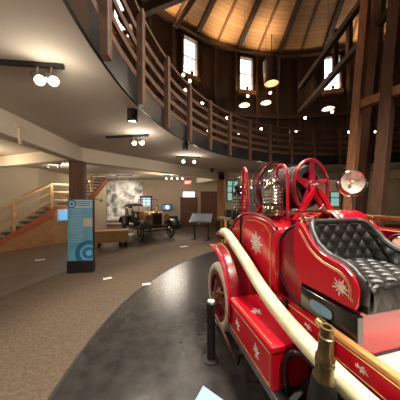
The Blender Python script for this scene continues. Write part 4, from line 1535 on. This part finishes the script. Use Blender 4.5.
# fittings along the body's top
ft = MB().tube([(0.42, 1.60, 1.585), (1.2, 1.60, 1.585)], 0.016, 10).build('cross_pipe', 'chrome', FE)
for x in (0.56, 0.72, 0.88, 1.04):
    vv = MB().lathe([(0, 0), (0.035, 0), (0.03, 0.03), (0.018, 0.05), (0.018, 0.09), (0.03, 0.10), (0, 0.11)], (x, 1.58, 1.45), (0, 0, 1), 12).build('valve', 'brass', FE)
    MB().torus((x, 1.58, 1.57), (0, 0, 1), 0.035, 0.008, 16, 6).build('valve_wheel', 'red', vv)
# red curved locker behind the seat back, with an orange varnished edge
def lock_fn(u, v):
    a = PI * u
    return Vector((0.86 + 0.34 * v, 1.60 - 0.13 * math.cos(a), 1.47 + 0.12 * math.sin(a)))
lk = MB().grid(lock_fn, 16, 4).build('curved_locker', 'red', FE, solid=0.015)
MB().tube([lock_fn(i / 15, 0) for i in range(16)], 0.012, 8).build('locker_edge', 'varnish', lk)
MB().prism([lock_fn(i / 15, 1) for i in range(16)], (0.006, 0, 0)).build('locker_end', 'varnish', lk, smooth=False)
# far side: rails and panels
for z, mm, r in ((1.52, 'brass', 0.018), (1.36, 'gold', 0.008)):
    MB().tube([(1.52, 0.5, z), (1.52, 2.9, z)], r, 10).build('far_rail', mm, FE)
for y in (0.9, 1.9, 2.8):
    MB().cyl((1.52, y, 1.0), (1.52, y, 1.52), 0.012, n=8).build('rail_stanchion', 'brass', FE)
MB().box((1.47, 1.75, 1.24), (0.04, 2.4, 0.36)).build('far_side_panel', 'red', FE, smooth=False, bevel=0.006)
MB().tube([(1.445, 0.7, 1.40), (1.445, 2.9, 1.40)], 0.006, 6).build('gold_lining', 'gold', FE)
MB().box((1.38, 1.75, 1.08), (0.2, 2.3, 0.04)).build('far_shelf', 'darkred', FE, smooth=False)
# pressure gauge / chrome wheel at the far right
gg = MB().lathe([(0, -0.03), (0.06, -0.03), (0.07, 0.0), (0.06, 0.012), (0.056, 0.006)], (1.40, 1.33, 1.30), (-0.75, -0.66, 0.1), 20).build('pressure_gauge', 'chrome', FE)
MB().lathe([(0, 0.004), (0.057, 0.004)], (1.40, 1.33, 1.30), (-0.75, -0.66, 0.1), 20).build('gauge_face', 'cream', gg)
MB().torus((1.40, 1.33, 1.30), (-0.75, -0.66, 0.1), 0.085, 0.008, 24, 6).build('gauge_ring', 'black', gg)
# searchlight
slp = Vector((1.22, 1.64, 1.885))
ax = Vector((-0.42, -0.90, 0.05)).normalized()
sl_ = MB().lathe([(0, -0.15), (0.05, -0.145), (0.10, -0.09), (0.122, -0.02), (0.126, 0.02), (0.118, 0.03), (0.112, 0.022)], slp, ax, 32).build('searchlight', 'chrome', FE)
sl_['label'] = 'round nickel plated searchlight'
MB().lathe([(0, -0.03), (0.03, -0.028), (0.07, -0.012), (0.112, 0.02)], slp, ax, 32).build('reflector', 'silverleaf', sl_)
MB().sphere(slp + ax * 0.0, 0.02, 10).build('bulb', 'cream', sl_)
MB().torus(slp, ax.orthogonal() if False else ax.cross(Vector((0, 0, 1))), 0.0001 + 0.001, 0.001, 6, 4).build('pivot', 'chrome', sl_)
arcpts = [slp + Vector((0, 0, -1)) * 0.145 * math.cos(R(a)) + ax.cross(Vector((0, 0, 1))).normalized() * 0.145 * math.sin(R(a)) for a in range(-90, 91, 15)]
MB().tube(arcpts, 0.010, 8).build('yoke', 'chrome', sl_)
MB().cyl(slp + Vector((0, 0, -0.145)), (slp.x, slp.y, 1.48), 0.018, n=10).build('stem', 'chrome', sl_)
# tall grab hoop at the rear and hoop behind the lantern
h1 = smooth_path([(0.42, 2.40, 1.50), (0.42, 2.43, 1.95), (0.42, 2.45, 2.08), (0.42, 2.49, 2.13), (0.42, 2.53, 2.08), (0.42, 2.54, 1.95), (0.42, 2.56, 1.42)], 6)
MB().tube(h1, 0.021, 10).build('grab_hoop', 'red', FE)
h2 = smooth_path([(0.46, 1.66, 1.50), (0.46, 1.67, 1.90), (0.46, 1.70, 2.02), (0.46, 1.76, 2.05), (0.46, 1.82, 2.02), (0.46, 1.84, 1.85), (0.46, 1.84, 1.50)], 6)
MB().tube(h2, 0.015, 10).build('grab_hoop', 'red', FE)
# bonnet, dash and steering wheel ahead of the seat (mostly out of the picture)
def bon(u, v):
    a = PI * u
    y = -0.45 - 1.2 * v
    return Vector((WC + 0.38 * max(-1, min(1, 1.2 * math.cos(a))), y, 0.72 + 0.55 * min(1, 1.25 * math.sin(a))))
MB().grid(bon, 17, 5).build('bonnet', 'red', FE, solid=0.01)
MB().box((WC, -1.68, 0.98), (0.74, 0.1, 0.62)).build('radiator', 'brass', FE, smooth=False, bevel=0.03)
MB().box((WC, -0.42, 1.0), (0.84, 0.05, 0.5)).build('dashboard', 'red', FE, smooth=False, bevel=0.01)
swl = MB().torus((1.10, 0.25, 1.32), (0, 0.55, 0.83), 0.2, 0.016, 30, 8).build('steering_wheel', 'blackgloss', FE)
MB().cyl((1.10, 0.25, 1.32), (1.10, -0.42, 0.95), 0.018, n=10).build('steering_column', 'brass', swl)
for sx in (0.16, 1.50):
    MB().grid(lambda u, v, x=sx: Vector((x - 0.13 + 0.26 * v, -1.15 + 0.55 * math.cos(R(10) + R(150) * u), 0.46 + 0.54 * math.sin(R(10) + R(150) * u))), 16, 3).build('front_fender', 'red', FE, solid=0.015)

# ---- things carried on the engine (lift away)
RZA = FE.rotation_euler.z
hp = [(0.235, 2.86, 1.185), (0.225, 2.74, 1.235), (0.20, 2.52, 1.225), (0.19, 2.25, 1.135), (0.19, 2.0, 1.03), (0.185, 1.72, 0.905), (0.18, 1.45, 0.815), (0.18, 1.2, 0.762), (0.18, 1.0, 0.735), (0.18, 0.75, 0.72), (0.18, 0.4, 0.73), (0.18, 0.0, 0.75), (0.18, -0.5, 0.76)]
hz = thing('suction_hose', 'thick cream suction hose lying along the side of the fire engine', 'hose', FE.location, RZA)
MB().tube(smooth_path(hp, 6), 0.060, 18).build('hose', 'hose', hz)
d0 = (Vector(hp[0]) - Vector(hp[1])).normalized()
cp = MB().lathe([(0, 0.075), (0.05, 0.075), (0.072, 0.06), (0.072, -0.03), (0.064, -0.05), (0.0, -0.05)], hp[0], d0, 20).build('coupling', 'darkred', hz)
for i in range(2):
    dd_ = (1 if i else -1)
    sd_ = d0.cross(Vector((0, 0, 1))).normalized() * dd_
    MB().cyl(Vector(hp[0]) + sd_ * 0.06, Vector(hp[0]) + sd_ * 0.10, 0.014, n=8).build('lug', 'brass', cp)

nz = thing('hose_nozzle', 'upright brass ringed playpipe with a black leather lower half beside the hose', 'nozzle', G(0.055, 0.885, 0.352), RZA)
nz.rotation_euler = (R(4), 0, RZA)
MB().lathe([(0, -0.0), (0.085, 0), (0.088, 0.02), (0.082, 0.06), (0.080, 0.16), (0.070, 0.30), (0.055, 0.42), (0.05, 0.43), (0, 0.43)], n=26).build('leather_pipe', 'leather', nz)
MB().lathe([(0.0000, 0.400), (0.0477, 0.400), (0.0533, 0.410), (0.0533, 0.425), (0.0459, 0.435), (0.0404, 0.490), (0.0459, 0.495), (0.0477, 0.510), (0.0431, 0.520), (0.0459, 0.530), (0.0459, 0.540), (0.0385, 0.550), (0.0330, 0.630), (0.0367, 0.635), (0.0367, 0.648), (0.0312, 0.652), (0.0284, 0.675), (0.0330, 0.680), (0.0330, 0.700), (0.0202, 0.700), (0.0184, 0.660), (0.0000, 0.660)], n=26).build('brass_tip', 'oldbrass', nz)
for sx in (-1, 1):
    MB().tube(smooth_path([(sx * 0.07, 0, 0.06), (sx * 0.115, 0, 0.10), (sx * 0.115, 0, 0.20), (sx * 0.06, 0, 0.26)], 5), 0.012, 8).build('handle', 'leather', nz)


def lantern(label, pos, r, h, dark):
    t = thing('lantern', label, 'lantern', pos, RZA, 'lanterns standing on the fire engine')
    m1 = 'blackgloss' if dark else 'chrome'
    MB().lathe([(0, 0), (r, 0), (r * 1.05, h * 0.05), (r * 0.95, h * 0.20), (r * 0.65, h * 0.24), (0, h * 0.24)], n=22).build('fuel_base', m1, t)
    MB().lathe([(0, h * 0.245)] + [(r * (0.92 if k_ % 2 else 0.70), h * (0.25 + 0.33 * k_ / 9)) for k_ in range(10)] + [(0, h * 0.585)], n=22).build('globe', GL, t)
    MB().lathe([(0, h * 0.585), (r * 0.86, h * 0.585), (r * 0.9, h * 0.62), (r * 0.62, h * 0.68), (r * 0.62, h * 0.74), (r * 0.75, h * 0.76), (r * 0.4, h * 0.84), (0, h * 0.86)], n=22).build('cap', m1, t)
    for i in range(5):
        z = h * (0.27 + 0.07 * i)
        MB().torus((0, 0, z), (0, 0, 1), r * 0.93, r * 0.045, 24, 6).build('guard_ring', m1, t)
    for i in range(4):
        a = PI / 4 + i * PI / 2
        MB().tube([(r * 0.96 * math.cos(a), r * 0.96 * math.sin(a), h * 0.10), (r * 0.96 * math.cos(a), r * 0.96 * math.sin(a), h * 0.62)], r * 0.05, 6).build('guard_bar', 'chrome', t)
    MB().tube([Vector((r * 1.0 * math.cos(R(a)), 0, h * 0.62 + h * 0.40 * math.sin(R(a)))) for a in range(0, 181, 12)], r * 0.05, 6).build('bail_handle', 'chrome' if not dark else 'blackgloss', t)
    return t


gm, gnt, gp = new_mat('lantern_glass')
gp.inputs['Base Color'].default_value = (0.75, 0.8, 0.76, 1)
gp.inputs['Roughness'].default_value = 0.08
gp.inputs['Transmission Weight'].default_value = 0.55
gp.inputs['IOR'].default_value = 1.3
GL = gm
lantern('nickel plated lantern with ribbed glass standing in front of the hose reel', G(0.43, 1.86, 1.545), 0.105, 0.46, False)
lantern('black enamelled lantern standing at the rear end of the red body', G(0.44, 2.68, 1.42), 0.12, 0.60, True)

# ---- barrier posts, strap, placard
st1 = thing('stanchion', 'short black barrier post with a pale top beside the rear wheel of the fire engine', 'barrier post', (0.117, 2.125, 0.008))
MB().lathe([(0, 0), (0.085, 0), (0.085, 0.012), (0.045, 0.018), (0.042, 0.50), (0.048, 0.52), (0.050, 0.605), (0.04, 0.615), (0, 0.615)], n=22).build('post', 'black', st1)
MB().lathe([(0, 0), (0.036, 0), (0.036, 0.008), (0, 0.008)], (0, 0, 0.615), (0, 0, 1), 20).build('cap', 'cream', st1)
ro = thing('barrier_strap', 'dark strap running from the barrier post to the tool box and rear wheel', 'strap', (0.117, 2.125, 0.5))
e1 = Vector(G(0.005, 2.47, 0.61)) - Vector((0.117, 2.125, 0.5))
e2 = Vector(G(-0.03, 1.72, 0.30)) - Vector((0.117, 2.125, 0.5))
MB().tube([Vector((0.03, 0.045, 0.06)), e1], 0.016, 8).build('strap', 'rope', ro)
MB().tube([Vector((0.045, -0.02, -0.02)), e2 + Vector((0, 0, -0.14)), e2 + Vector((0.02, 0, -0.02))], 0.016, 8).build('strap', 'rope', ro)

pc = thing('reader_placard', 'pale blue information placard on a short post at the bottom edge', 'sign', (0.06, 1.10, 0.008), R(-38))
rot = Matrix.Rotation(R(20), 3, 'X')
MB().box((0, 0, 0.48), (0.26, 0.22, 0.02), rot=rot).build('plate', 'paleblue', pc, smooth=False, bevel=0.004)
MB().cyl((0, 0, 0.0), (0, 0, 0.49), 0.02).build('post', 'black', pc)
MB().lathe([(0, 0), (0.10, 0), (0.10, 0.012), (0, 0.02)], n=20).build('foot', 'black', pc)
